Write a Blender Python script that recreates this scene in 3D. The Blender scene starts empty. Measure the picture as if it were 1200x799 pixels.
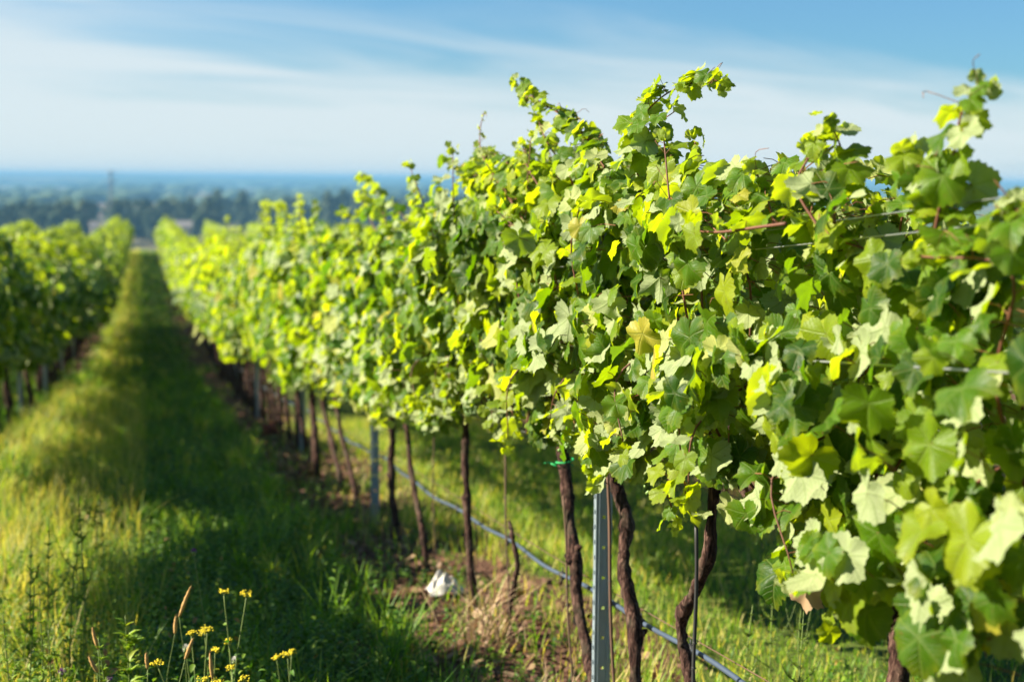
import bpy, math, random
import numpy as np
from mathutils import Vector, Matrix
C = bpy.context.scene
COL = C.collection
R_ = math.radians
PI = math.pi

# ---------------------------------------------------------------- camera
cam_d = bpy.data.cameras.new('camera')
cam_d.sensor_width = 36.0
cam_d.lens = 50.0
cam_d.clip_start = 0.05
cam_d.clip_end = 60000
cam_d.dof.use_dof = True
cam_d.dof.focus_distance = 3.7
cam_d.dof.aperture_fstop = 2.6
cam = bpy.data.objects.new('camera', cam_d)
COL.objects.link(cam)
CAM = Vector((0, 0, 1.5))
cam.matrix_world = Matrix.Translation(CAM) @ Matrix.Rotation(R_(-14.5), 4, 'Z') @ Matrix.Rotation(R_(90 - 6.48), 4, 'X') @ Matrix.Rotation(R_(0.5), 4, 'Z')
C.camera = cam

# ---------------------------------------------------------------- light
SUN_EL, SUN_AZ = 31.2, -74.0           # azimuth clockwise from +Y (the rows run along +Y)
sd = Vector((math.sin(R_(SUN_AZ)) * math.cos(R_(SUN_EL)), math.cos(R_(SUN_AZ)) * math.cos(R_(SUN_EL)), math.sin(R_(SUN_EL))))
sun_l = bpy.data.lights.new('sun', 'SUN')
sun_l.energy = 5.0
sun_l.angle = R_(0.53)
sun_l.color = (1.0, 0.91, 0.74)
sun = bpy.data.objects.new('sun', sun_l)
sun.rotation_euler = sd.to_track_quat('Z', 'Y').to_euler()
COL.objects.link(sun)

C.view_settings.view_transform = 'Standard'
C.view_settings.look = 'None'
C.view_settings.exposure = 1.68
C.view_settings.gamma = 1.0
C.render.engine = 'CYCLES'
C.cycles.max_bounces = 7
C.cycles.diffuse_bounces = 1
C.cycles.glossy_bounces = 2
C.cycles.transmission_bounces = 4
C.cycles.transparent_max_bounces = 4
C.cycles.volume_bounces = 0
C.cycles.use_denoising = True
C.cycles.caustics_reflective = False
C.cycles.caustics_refractive = False


# ---------------------------------------------------------------- node helpers
class NT:
    def __init__(s, tree):
        s.t = tree
        s.n = tree.nodes
        s.l = tree.links

    def new(s, typ, **kw):
        n = s.n.new(typ)
        for k, v in kw.items():
            setattr(n, k, v)
        return n

    def link(s, a, b):
        s.l.new(a, b)

    def put(s, sock, v):
        if hasattr(v, 'is_output'):
            s.l.new(v, sock)
        else:
            sock.default_value = v

    def math(s, op, a, b=None, c=None, clamp=False):
        n = s.n.new('ShaderNodeMath')
        n.operation = op
        n.use_clamp = clamp
        s.put(n.inputs[0], a)
        if b is not None: s.put(n.inputs[1], b)
        if c is not None: s.put(n.inputs[2], c)
        return n.outputs[0]

    def mix(s, f, a, b, blend='MIX'):
        n = s.n.new('ShaderNodeMix')
        n.data_type = 'RGBA'
        n.blend_type = blend
        s.put(n.inputs[0], f)
        s.put(n.inputs[6], a if hasattr(a, 'is_output') else (*a, 1)[:4])
        s.put(n.inputs[7], b if hasattr(b, 'is_output') else (*b, 1)[:4])
        return n.outputs[2]

    def noise(s, vec, scale, detail=3, rough=0.55, dist=0.0):
        n = s.n.new('ShaderNodeTexNoise')
        if vec is not None: s.l.new(vec, n.inputs['Vector'])
        n.inputs['Scale'].default_value = scale
        n.inputs['Detail'].default_value = detail
        n.inputs['Roughness'].default_value = rough
        n.inputs['Distortion'].default_value = dist
        return n.outputs['Fac']

    def ramp(s, fac, stops):
        n = s.n.new('ShaderNodeValToRGB')
        s.put(n.inputs[0], fac)
        e = n.color_ramp.elements
        while len(e) < len(stops): e.new(0.5)
        for i, (p, c) in enumerate(stops):
            e[i].position = p
            e[i].color = (*c, 1)[:4] if len(c) == 3 else c
        return n.outputs[0]

    def maprange(s, v, a, b, c=0.0, d=1.0, smooth=False):
        n = s.n.new('ShaderNodeMapRange')
        if smooth: n.interpolation_type = 'SMOOTHSTEP'
        s.put(n.inputs[0], v)
        for i, q in enumerate((a, b, c, d)): n.inputs[i + 1].default_value = q
        return n.outputs[0]

    def attr(s, name):
        n = s.n.new('ShaderNodeAttribute')
        n.attribute_name = name
        return n

    def vmul(s, v, k):
        n = s.n.new('ShaderNodeVectorMath')
        n.operation = 'MULTIPLY'
        s.put(n.inputs[0], v)
        n.inputs[1].default_value = k
        return n.outputs[0]


def new_mat(name):
    m = bpy.data.materials.new(name)
    m.use_nodes = True
    m.node_tree.nodes.clear()
    nt = NT(m.node_tree)
    out = nt.new('ShaderNodeOutputMaterial')
    return m, nt, out


def bsdf(nt, color, rough=0.8, spec=0.3, metal=0.0, normal=None):
    b = nt.new('ShaderNodeBsdfPrincipled')
    nt.put(b.inputs['Base Color'], color if hasattr(color, 'is_output') else (*color, 1)[:4])
    nt.put(b.inputs['Roughness'], rough)
    b.inputs['Specular IOR Level'].default_value = spec
    b.inputs['Metallic'].default_value = metal
    if normal is not None: nt.link(normal, b.inputs['Normal'])
    return b.outputs[0]


def bump(nt, h, strength=0.5, dist=0.01):
    b = nt.new('ShaderNodeBump')
    b.inputs['Strength'].default_value = strength
    b.inputs['Distance'].default_value = dist
    nt.link(h, b.inputs['Height'])
    return b.outputs[0]


def simple(name, color, rough=0.8, spec=0.3, metal=0.0, var=0.25, scale=20.0, bs=0.0):
    m, nt, out = new_mat(name)
    tc = nt.new('ShaderNodeTexCoord').outputs['Object']
    n = nt.noise(tc, scale)
    c = nt.mix(n, tuple(v * (1 - var) for v in color), tuple(min(1, v * (1 + var)) for v in color))
    nrm = bump(nt, nt.noise(tc, scale * 4), bs, 0.01) if bs else None
    nt.link(bsdf(nt, c, rough, spec, metal, nrm), out.inputs[0])
    return m


# ---------------------------------------------------------------- sky
W = bpy.data.worlds.new('World')
C.world = W
W.use_nodes = True
W.node_tree.nodes.clear()
wt = NT(W.node_tree)
wo = wt.new('ShaderNodeOutputWorld')
bg = wt.new('ShaderNodeBackground')
sky = wt.new('ShaderNodeTexSky')
sky.sky_type = 'NISHITA'
sky.sun_disc = False
sky.sun_elevation = R_(SUN_EL)
sky.sun_rotation = R_(SUN_AZ % 360)
sky.altitude = 200
sky.air_density = 1.0
sky.dust_density = 0.6
sky.ozone_density = 2.2
tcw = wt.new('ShaderNodeTexCoord').outputs['Generated']
sx = wt.new('ShaderNodeSeparateXYZ')
wt.link(tcw, sx.inputs[0])
# thin high cloud: the direction projected on a high flat layer, stretched into streaks
zz = wt.math('ADD', wt.math('MAXIMUM', sx.outputs[2], 0.0), 0.10)
u = wt.math('DIVIDE', sx.outputs[0], zz)
v = wt.math('DIVIDE', sx.outputs[1], zz)
cx = wt.new('ShaderNodeCombineXYZ')
wt.link(wt.math('MULTIPLY_ADD', u, 0.9, wt.math('MULTIPLY', v, 0.45)), cx.inputs[0])
wt.link(wt.math('MULTIPLY_ADD', v, 2.2, wt.math('MULTIPLY', u, -0.8)), cx.inputs[1])
n1 = wt.noise(cx.outputs[0], 0.55, 5, 0.55, 0.7)
n2 = wt.noise(cx.outputs[0], 0.22, 3, 0.5, 0.3)
cl = wt.math('ADD', wt.math('MULTIPLY_ADD', n1, 0.6, -0.025), wt.math('MULTIPLY_ADD', n2, 0.65, 0.03))
# more veil towards the sun's side (west) and towards the horizon
side = wt.maprange(sx.outputs[0], -0.35, 0.70, 0.20, -0.24)
low = wt.maprange(sx.outputs[2], 0.0, 0.13, 0.42, 0.0, True)
cl = wt.math('ADD', cl, wt.math('ADD', side, low))
cm = wt.maprange(cl, 0.50, 0.90, 0.05, 0.90, True)
cm = wt.math('MULTIPLY', cm, wt.maprange(sx.outputs[2], 0.12, 0.34, 1.0, 0.08, True))
skyc = wt.mix(1.0, sky.outputs[0], (0.36, 0.66, 0.86), 'MULTIPLY')
cloudc = wt.mix(wt.maprange(sx.outputs[2], 0.0, 0.2, 0, 1), (5.1, 5.6, 5.75), (4.3, 5.0, 5.4))
wt.link(wt.mix(cm, skyc, cloudc), bg.inputs[0])
bg.inputs[1].default_value = 0.050
wt.link(bg.outputs[0], wo.inputs[0])


# ---------------------------------------------------------------- object helpers
def tag(o, label=None, cat=None, group=None, kind=None):
    if label: o['label'] = label
    if cat: o['category'] = cat
    if group: o['group'] = group
    if kind: o['kind'] = kind
    return o


def empty(name, loc, rz=0.0):
    o = bpy.data.objects.new(name, None)
    o.empty_display_size = 0.1
    o.location = loc
    o.rotation_euler = (0, 0, rz)
    COL.objects.link(o)
    return o


class MB:
    """Collects arrays of vertices and faces, builds ONE mesh object."""

    def __init__(s):
        s.v, s.f3, s.f4, s.m3, s.m4, s.tint, s.uv = [], [], [], [], [], [], []
        s.n = 0

    def add(s, v, f3=None, f4=None, mat=0, tint=0.5, uv=None):
        v = np.asarray(v, dtype=np.float32).reshape(-1, 3)
        k = len(v)
        s.v.append(v)
        if f3 is not None and len(f3):
            f = np.asarray(f3, dtype=np.int32).reshape(-1, 3) + s.n
            s.f3.append(f)
            s.m3.append(np.full(len(f), mat, np.int32))
        if f4 is not None and len(f4):
            f = np.asarray(f4, dtype=np.int32).reshape(-1, 4) + s.n
            s.f4.append(f)
            s.m4.append(np.full(len(f), mat, np.int32))
        s.tint.append(np.broadcast_to(np.asarray(tint, np.float32), (k,)).copy())
        s.uv.append(np.zeros((k, 3), np.float32) if uv is None else np.asarray(uv, np.float32))
        s.n += k

    def mesh(s, name, mats, smooth=True):
        me = bpy.data.meshes.new(name)
        v = np.concatenate(s.v) if s.v else np.zeros((0, 3), np.float32)
        f3 = np.concatenate(s.f3) if s.f3 else np.zeros((0, 3), np.int32)
        f4 = np.concatenate(s.f4) if s.f4 else np.zeros((0, 4), np.int32)
        mi = np.concatenate(s.m3 + s.m4) if (s.m3 or s.m4) else np.zeros(0, np.int32)
        me.vertices.add(len(v))
        me.vertices.foreach_set('co', v.ravel())
        nl = f3.size + f4.size
        me.loops.add(nl)
        me.loops.foreach_set('vertex_index', np.concatenate([f3.ravel(), f4.ravel()]).astype(np.int32))
        nf = len(f3) + len(f4)
        me.polygons.add(nf)
        st = np.concatenate([np.arange(len(f3)) * 3, f3.size + np.arange(len(f4)) * 4]).astype(np.int32)
        me.polygons.foreach_set('loop_start', st)
        me.polygons.foreach_set('loop_total', np.concatenate([np.full(len(f3), 3), np.full(len(f4), 4)]).astype(np.int32))
        me.polygons.foreach_set('material_index', mi)
        me.polygons.foreach_set('use_smooth', np.full(nf, smooth, bool))
        a = me.attributes.new('tint', 'FLOAT', 'POINT')
        a.data.foreach_set('value', np.concatenate(s.tint))
        a = me.attributes.new('luv', 'FLOAT_VECTOR', 'POINT')
        a.data.foreach_set('vector', np.concatenate(s.uv).ravel())
        for m in mats: me.materials.append(m)
        me.update(calc_edges=True)
        return me

    def build(s, name, mats, parent=None, loc=None, smooth=True):
        if not isinstance(mats, (list, tuple)): mats = [mats]
        o = bpy.data.objects.new(name, s.mesh(name, mats, smooth))
        COL.objects.link(o)
        if parent: o.parent = parent
        if loc is not None: o.location = loc
        return o


def unit(v):
    v = np.asarray(v, float)
    return v / np.maximum(np.linalg.norm(v, axis=-1, keepdims=True), 1e-9)


def tube(pts, rad, n=6, wob=0.0, rng=None, cap=True):
    pts = np.asarray(pts, float)
    k = len(pts)
    rad = np.broadcast_to(np.asarray(rad, float), (k,))
    t = unit(np.gradient(pts, axis=0))
    ref = np.array([1.0, 0, 0]) if abs(t[0][0]) < 0.8 else np.array([0, 1.0, 0])
    a = unit(np.cross(t, ref))
    b = np.cross(t, a)
    th = np.arange(n) * 2 * PI / n
    r = rad[:, None] * (1 + (wob * (rng.random((k, n)) - 0.5) if wob else np.zeros((k, n))))
    v = pts[:, None, :] + r[..., None] * (np.cos(th)[None, :, None] * a[:, None, :] + np.sin(th)[None, :, None] * b[:, None, :])
    i = np.arange(k - 1)[:, None] * n
    j = np.arange(n)[None, :]
    j2 = (j + 1) % n
    f4 = np.stack([i + j, i + j2, i + n + j2, i + n + j], -1).reshape(-1, 4)
    v = v.reshape(-1, 3)
    f3 = []
    if cap:
        v = np.concatenate([v, pts[:1], pts[-1:]])
        c0, c1 = k * n, k * n + 1
        for q in range(n):
            f3.append((c0, (q + 1) % n, q))
            f3.append((c1, (k - 1) * n + q, (k - 1) * n + (q + 1) % n))
    return v, f3, f4


def box(cx_, cy_, cz_, sx_, sy_, sz_):
    v = np.array([[x, y, z] for z in (-.5, .5) for y in (-.5, .5) for x in (-.5, .5)]) * [sx_, sy_, sz_] + [cx_, cy_, cz_]
    f = [(0, 2, 3, 1), (4, 5, 7, 6), (0, 1, 5, 4), (2, 6, 7, 3), (0, 4, 6, 2), (1, 3, 7, 5)]
    return v, f


def smooth_path(pts, n):
    """Catmull-Rom through the points."""
    P = np.asarray(pts, float)
    P = np.vstack([2 * P[0] - P[1], P, 2 * P[-1] - P[-2]])
    out = []
    segs = len(P) - 3
    for q in np.linspace(0, segs - 1e-6, n):
        i = int(q); t = q - i
        a, b, c, d = P[i:i + 4]
        out.append(0.5 * ((2 * b) + (c - a) * t + (2 * a - 5 * b + 4 * c - d) * t * t + (3 * b - a - 3 * c + d) * t ** 3))
    return np.array(out)


# ---------------------------------------------------------------- terrain
XR, XL, XR2 = 1.56, -1.75, 4.85        # the vine rows right and left of the lane, and the next one
_ts = np.array([-400, -30, 0, 5, 10, 15, 21, 26, 35, 50, 70, 90, 120, 130, 160, 300, 600, 1000, 90000.])
_tz = np.array([6, 2.8, 0, -.49, -.96, -1.42, -2.02, -2.45, -2.95, -3.5, -3.85, -4.12, -4.55, -4.9, -7.5, -20, -31.5, -32.5, -32.5])
_gs = np.arange(-60, 400, 0.5)
_gz = np.interp(_gs, _ts, _tz)
_k = np.hanning(9); _k /= _k.sum()
_gz2 = np.convolve(np.pad(_gz, 4, mode='edge'), _k, 'valid')


def gz(x, y):
    x = np.asarray(x, float); y = np.asarray(y, float)
    z = np.where((y > -55) & (y < 395), np.interp(y, _gs, _gz2), np.interp(y, _ts, _tz))
    near = np.clip(1 - np.abs(y) / 90, 0, 1) * np.clip(1 - np.abs(x) / 60, 0, 1)
    z = z + near * (-0.018 * (x - 1.56)) + near * 0.02 * (np.sin(x * 3.1 + y * 1.3) + np.sin(x * 1.7 - y * 2.3 + 1))
    return z


def G(x, y): return float(gz(x, y))


rng = np.random.default_rng(7)
random.seed(7)

# ground sheet
m_ground, nt, out = new_mat('soil_and_turf')
geo = nt.new('ShaderNodeNewGeometry').outputs['Position']
sp = nt.new('ShaderNodeSeparateXYZ'); nt.link(geo, sp.inputs[0])
X, Y = sp.outputs[0], sp.outputs[1]
nA = nt.noise(geo, 1.6, 5, 0.6)
nB = nt.noise(geo, 14, 4, 0.6)
nC = nt.noise(geo, 70, 3, 0.6)
# under-row soil strip, repeated every row (3.3 m)
ph = nt.math('DIVIDE', nt.math('SUBTRACT', X, XR), 3.3)
fr = nt.math('ABSOLUTE', nt.math('SUBTRACT', ph, nt.math('ROUND', ph)))
dist = nt.math('MULTIPLY', fr, 3.3)
soilm = nt.maprange(nt.math('ADD', dist, nt.math('MULTIPLY', nt.math('SUBTRACT', nA, 0.5), 1.3)), 0.42, 0.80, 1.0, 0.0, True)
soil = nt.mix(nB, (0.045, 0.020, 0.014), (0.17, 0.085, 0.055))
soil = nt.mix(nt.maprange(nC, 0.5, 0.75), soil, (0.24, 0.16, 0.10))
turf = nt.mix(nB, (0.035, 0.060, 0.010), (0.13, 0.17, 0.03))
dry = nt.mix(nB, (0.28, 0.24, 0.07), (0.17, 0.20, 0.04))
wheel = nt.maprange(nt.math('ABSOLUTE', nt.math('ADD', X, 0.75)), 0.25, 0.6, 1.0, 0.0, True)
turf = nt.mix(nt.math('MULTIPLY', wheel, 0.6), turf, dry)
nearc = nt.mix(soilm, turf, soil)
# the valley floor: a patchwork of fields
cmb = nt.new('ShaderNodeCombineXYZ')
nt.link(nt.math('MULTIPLY', X, 0.0016), cmb.inputs[0])
nt.link(nt.math('MULTIPLY', Y, 0.0012), cmb.inputs[1])
vo = nt.new('ShaderNodeTexVoronoi'); vo.feature = 'F1'; vo.distance = 'CHEBYCHEV'
nt.link(cmb.outputs[0], vo.inputs['Vector']); vo.inputs['Scale'].default_value = 1.3
sc_ = nt.new('ShaderNodeSeparateColor'); nt.link(vo.outputs['Color'], sc_.inputs[0])
fields = nt.ramp(sc_.outputs[0], [(0.0, (0.05, 0.09, 0.03)), (0.3, (0.13, 0.15, 0.05)), (0.5, (0.22, 0.15, 0.11)), (0.7, (0.06, 0.10, 0.035)), (0.85, (0.30, 0.20, 0.15)), (1.0, (0.08, 0.13, 0.04))])
far = nt.maprange(Y, 128, 150)
col = nt.mix(far, nearc, fields)
nt.link(bsdf(nt, col, 0.95, 0.1, 0, bump(nt, nt.math('ADD', nB, nC), 0.7, 0.03)), out.inputs[0])

xs = np.concatenate([[-14000, -6000, -2500, -1000, -400, -150, -60, -30, -16], np.arange(-10, -3.2, 0.8), np.arange(-3.2, 7.0, 0.1), np.arange(7.2, 16, 0.8), [24, 40, 80, 200, 500, 1200, 3000, 7000, 14000]])
ys = np.concatenate([[-300, -60, -20, -8], np.arange(-5, 2, 0.5), np.arange(2, 22, 0.1), np.arange(22, 60, 0.5), np.arange(60, 170, 3.0), [200, 300, 400, 600, 1000, 2000, 4000, 8000, 16000, 30000]])
gx, gy = np.meshgrid(xs, ys)
g = MB()
zz_ = gz(gx, gy) + np.where((np.abs(gx) < 7) & (gy > 1) & (gy < 25), 0.015 * np.sin(gx * 11 + np.sin(gy * 7) * 2) * np.sin(gy * 9 + gx * 3), 0)
nx = len(xs)
I = (np.arange(len(ys) - 1)[:, None] * nx + np.arange(nx - 1)[None, :]).ravel()
g.add(np.stack([gx, gy, zz_], -1).reshape(-1, 3), None, np.stack([I, I + 1, I + nx + 1, I + nx], -1))
ground = tag(g.build('ground', m_ground), 'grassy slope with bare brown soil under the vines running down to the valley plain', kind='structure')

# ---------------------------------------------------------------- vine leaf material
def leaf_material(name, dark, mid, light, under, trans, tmix=0.47, fine=True):
    m, nt, out = new_mat(name)
    ti = nt.attr('tint').outputs['Fac']
    uv = nt.attr('luv').outputs['Vector']
    s3 = nt.new('ShaderNodeSeparateXYZ'); nt.link(uv, s3.inputs[0])
    back = nt.new('ShaderNodeNewGeometry').outputs['Backfacing']
    top = nt.ramp(ti, [(0.0, dark), (0.5, mid), (0.88, light), (0.97, (0.50, 0.40, 0.06)), (1.0, (0.45, 0.26, 0.06))])
    und = nt.mix(nt.maprange(ti, 0.6, 1.0), under, tuple(min(1, a * b) for a, b in zip(under, (1.25, 1.08, 0.55))))
    nrm = None
    if fine:
        x = nt.math('ABSOLUTE', s3.outputs[0]); y = s3.outputs[1]
        best = None
        along = None
        for a in (0.0, 0.86, 1.95):
            ca, sa = math.cos(a), math.sin(a)
            d = nt.math('ABSOLUTE', nt.math('SUBTRACT', nt.math('MULTIPLY', x, ca), nt.math('MULTIPLY', y, sa)))
            t = nt.math('ADD', nt.math('MULTIPLY', x, sa), nt.math('MULTIPLY', y, ca))
            d = nt.math('ADD', d, nt.math('MULTIPLY', nt.math('LESS_THAN', t, 0.0), 5.0))
            sec = nt.math('ABSOLUTE', nt.math('SUBTRACT', nt.math('FRACT', nt.math('MULTIPLY', nt.math('SUBTRACT', t, nt.math('MULTIPLY', d, 0.9)), 6.5)), 0.5))
            if best is None:
                best, along = d, sec
            else:
                less = nt.math('LESS_THAN', d, best)
                inv = nt.math('SUBTRACT', 1.0, less)
                along = nt.math('ADD', nt.math('MULTIPLY', less, sec), nt.math('MULTIPLY', inv, along))
                best = nt.math('MINIMUM', best, d)
        v1 = nt.maprange(best, 0.008, 0.035, 1.0, 0.0)
        v2 = nt.maprange(along, 0.03, 0.12, 0.55, 0.0)
        vein = nt.math('MAXIMUM', v1, v2)
        top = nt.mix(nt.math('MULTIPLY', vein, 0.35), top, (0.30, 0.36, 0.10))
        und = nt.mix(nt.math('MULTIPLY', vein, 0.45), und, (0.17, 0.24, 0.07))
        nz = nt.noise(uv, 5.0, 3, 0.6)
        top = nt.mix(nt.math('MULTIPLY', nz, 0.3), top, dark)
        gp = nt.new('ShaderNodeNewGeometry').outputs['Position']
        ln = nt.math('SQRT', nt.math('ADD', nt.math('MULTIPLY', s3.outputs[0], s3.outputs[0]), nt.math('MULTIPLY', y, y)))
        blot = nt.noise(gp, 38.0, 4, 0.6)
        rim = nt.math('MULTIPLY', nt.maprange(ln, 0.45, 0.95, 0.0, 0.5), nt.maprange(blot, 0.42, 0.62))
        top = nt.mix(rim, top, (0.26, 0.27, 0.015))
        spot = nt.maprange(nt.noise(gp, 120.0, 2, 0.5), 0.70, 0.74, 0.0, 0.85)
        top = nt.mix(spot, top, (0.16, 0.075, 0.025))
        und = nt.mix(spot, und, (0.22, 0.13, 0.06))
        und = nt.mix(nt.maprange(blot, 0.45, 0.7, 0.0, 0.5), und, (0.30, 0.38, 0.14))
        nrm = bump(nt, nt.math('SUBTRACT', nt.math('MULTIPLY', nz, 0.6), nt.math('MULTIPLY', vein, 0.8)), 0.45, 0.004)
    col = nt.mix(back, top, und)
    rough = nt.maprange(back, 0, 1, 0.46, 0.8)
    p = bsdf(nt, col, rough, 0.24, 0, nrm)
    tr = nt.new('ShaderNodeBsdfTranslucent')
    nt.link(nt.mix(ti, trans[0], trans[1]), tr.inputs[0])
    mx = nt.new('ShaderNodeMixShader')
    mx.inputs[0].default_value = tmix
    nt.link(p, mx.inputs[1]); nt.link(tr.outputs[0], mx.inputs[2])
    nt.link(mx.outputs[0], out.inputs[0])
    return m


LD, LM, LL, LU = (0.012, 0.048, 0.002), (0.078, 0.180, 0.003), (0.28, 0.33, 0.008), (0.38, 0.44, 0.22)
TR = ((0.06, 0.20, 0.001), (0.70, 0.80, 0.005))
m_leaf = leaf_material('vine_leaf', LD, LM, LL, LU, TR)
m_leaf_far = leaf_material('vine_leaf_far', LD, LM, LL, LU, TR, fine=False)

m_bark, nt, out = new_mat('vine_bark')
tc = nt.new('ShaderNodeTexCoord').outputs['Object']
st = nt.vmul(tc, (1, 1, 0.16))
b1 = nt.noise(st, 90, 5, 0.7, 0.6)
b2 = nt.noise(tc, 12, 3)
c = nt.ramp(b1, [(0.38, (0.008, 0.004, 0.003)), (0.50, (0.046, 0.022, 0.017)), (0.66, (0.18, 0.105, 0.080))])
c = nt.mix(nt.maprange(b2, 0.5, 0.75, 0, 0.5), c, (0.13, 0.115, 0.075))
nt.link(bsdf(nt, c, 0.95, 0.15, 0, bump(nt, b1, 1.0, 0.012)), out.inputs[0])

m_cane = simple('cane_bark', (0.13, 0.052, 0.030), 0.6, 0.3, var=0.4, scale=30)
m_petiole = simple('petiole', (0.20, 0.085, 0.035), 0.6, 0.3, var=0.4, scale=30)
m_grape, nt, out = new_mat('green_grape')
b = nt.new('ShaderNodeBsdfPrincipled')
b.inputs['Base Color'].default_value = (0.14, 0.24, 0.05, 1)
b.inputs['Roughness'].default_value = 0.4
b.inputs['Subsurface Weight'].default_value = 0.25
b.inputs['Subsurface Radius'].default_value = (0.004, 0.006, 0.002)
nt.link(b.outputs[0], out.inputs[0])


# ---------------------------------------------------------------- leaf geometry
def outline(a):
    """Radius of a grape leaf round its petiole point; a = 0 at the tip."""
    a = abs(a)
    K = [(0, 1.0), (0.30, .80), (0.46, .70), (0.66, .80), (0.88, .90), (1.10, .80), (1.42, .60), (1.62, .62), (1.95, .70), (2.25, .64), (2.6, .56), (2.9, .40), (PI, .10)]
    xa = [k[0] for k in K]; ya = [k[1] for k in K]
    return float(np.interp(a, xa, ya))


def leaf_proto(nang, rings, r):
    """One leaf: unit size, blade in the xy plane, tip at +y, upper face towards +z."""
    ang = (np.arange(nang) + 0.5) * 2 * PI / nang - PI
    fold = r.uniform(0.02, 0.5); droop = r.uniform(0.05, 0.5); wave = r.uniform(0.05, 0.17); ph = r.uniform(0, 6)
    tw = r.uniform(-0.25, 0.25); curl = r.uniform(-0.25, 0.4); asym = r.uniform(-.08, .08)
    lob = r.uniform(0.35, 1.0)
    V = [(0, 0, 0)]
    rr = np.linspace(0, 1, rings + 1)[1:] ** 0.85
    for t in rr:
        for i, a in enumerate(ang):
            R0 = outline(a)
            R0 = R0 ** lob * (1.0 + .06 * (1 - lob)) * (1 + asym * math.sin(a * 2 + ph))
            if t > 0.99 and nang >= 24: R0 *= 1 + (0.050 if i % 2 else -0.045) * (1 if abs(a) < 2.7 else 0.2)
            x = math.sin(a) * R0 * t; y = math.cos(a) * R0 * t
            V.append((x, y, 0))
    V = np.array(V, float)
    x, y = V[:, 0].copy(), V[:, 1].copy()
    rad = np.hypot(x, y); a = np.arctan2(x, y)
    z = fold * np.abs(x) * (1 - 0.4 * rad) - droop * rad ** 2 * 0.7 + wave * rad ** 2 * np.sin(5 * a + ph) + tw * x * y - curl * np.clip(y - 0.35, 0, 1) ** 2
    z += 0.006 * np.cos(11 * a + ph * 2) * rad + 0.03 * np.sin(x * 7 + ph) * np.sin(y * 6 + ph * 3)
    V[:, 2] = z
    uv = np.stack([x, y, z * 0], -1)
    f3 = [(0, 1 + (i + 1) % nang, 1 + i) for i in range(nang)]
    f4 = []
    for k in range(rings - 1):
        o1, o2 = 1 + k * nang, 1 + (k + 1) * nang
        for i in range(nang):
            j = (i + 1) % nang
            f4.append((o1 + i, o1 + j, o2 + j, o2 + i))
    f3 = np.array(f3); f4 = np.array(f4).reshape(-1, 4)
    # drop the slit at the petiole sinus
    if nang >= 24:
        f3 = np.array([f for f in f3 if not (f[2] == nang and f[1] == 1)])
        f4 = np.array([f for f in f4 if not ((f[0] - 1) % nang == nang - 1)])
    return V, f3, f4, uv


rp = random.Random(3)
P_HI = [leaf_proto(44, 3, rp) for _ in range(14)]
P_MID = [leaf_proto(24, 2, rp) for _ in range(10)]
P_LOW = [leaf_proto(10, 1, rp) for _ in range(6)]
P_FAR = [leaf_proto(6, 1, rp) for _ in range(4)]


def add_leaves(mb, protos, pos, nrm, tip, size, tint, rg, mat=0):
    """pos = petiole point, nrm = upper side direction, tip = direction of the tip."""
    if len(pos) == 0: return
    nrm = unit(nrm)
    tip = unit(tip - (tip * nrm).sum(-1, keepdims=True) * nrm)
    side = np.cross(tip, nrm)
    ids = rg.integers(0, len(protos), len(pos))
    for k, (V, f3, f4, uv) in enumerate(protos):
        q = np.nonzero(ids == k)[0]
        if not len(q): continue
        M = np.stack([side[q], tip[q], nrm[q]], 1)          # rows: axes
        w = size[q][:, None, None] * np.einsum('vi,qij->qvj', V, M) + pos[q][:, None, :]
        n = len(V)
        off = (np.arange(len(q)) * n)[:, None, None]
        mb.add(w.reshape(-1, 3), (f3[None] + off).reshape(-1, 3), (f4[None] + off).reshape(-1, 4) if len(f4) else None, mat,
               np.repeat(tint[q], n), np.tile(uv, (len(q), 1)))


def add_petioles(mb, base, pos, rad, mat=1):
    """Thin three-sided stalks from base to the leaf."""
    k = len(base)
    if not k: return
    mid = (base + pos) / 2 + np.array([0, 0, 0.006])
    P = np.stack([base, mid, pos], 1)
    t = unit(pos - base)
    a = unit(np.cross(t, np.array([0.3, 0.2, 0.9])))
    b = np.cross(t, a)
    V = []
    for j in range(3):
        for q in range(3):
            th = q * 2 * PI / 3
            V.append(P[:, j] + rad * (math.cos(th) * a + math.sin(th) * b))
    V = np.stack(V, 1)
    f = []
    for j in range(2):
        for q in range(3):
            f.append((j * 3 + q, j * 3 + (q + 1) % 3, j * 3 + 3 + (q + 1) % 3, j * 3 + 3 + q))
    f = np.array(f)
    off = (np.arange(k) * 9)[:, None, None]
    mb.add(V.reshape(-1, 3), None, (f[None] + off).reshape(-1, 4), mat, 0.5)


def pn(x, y, z):
    """cheap smooth pseudo noise in -1..1"""
    return (np.sin(x * 1.0 + 1.3 * np.sin(y * 1.1 + 0.5)) + np.sin(y * 1.3 + 1.7 * np.sin(z * 0.9 + 1)) + np.sin(z * 1.2 + 1.1 * np.sin(x * 1.4 + 2))) / 3


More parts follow.
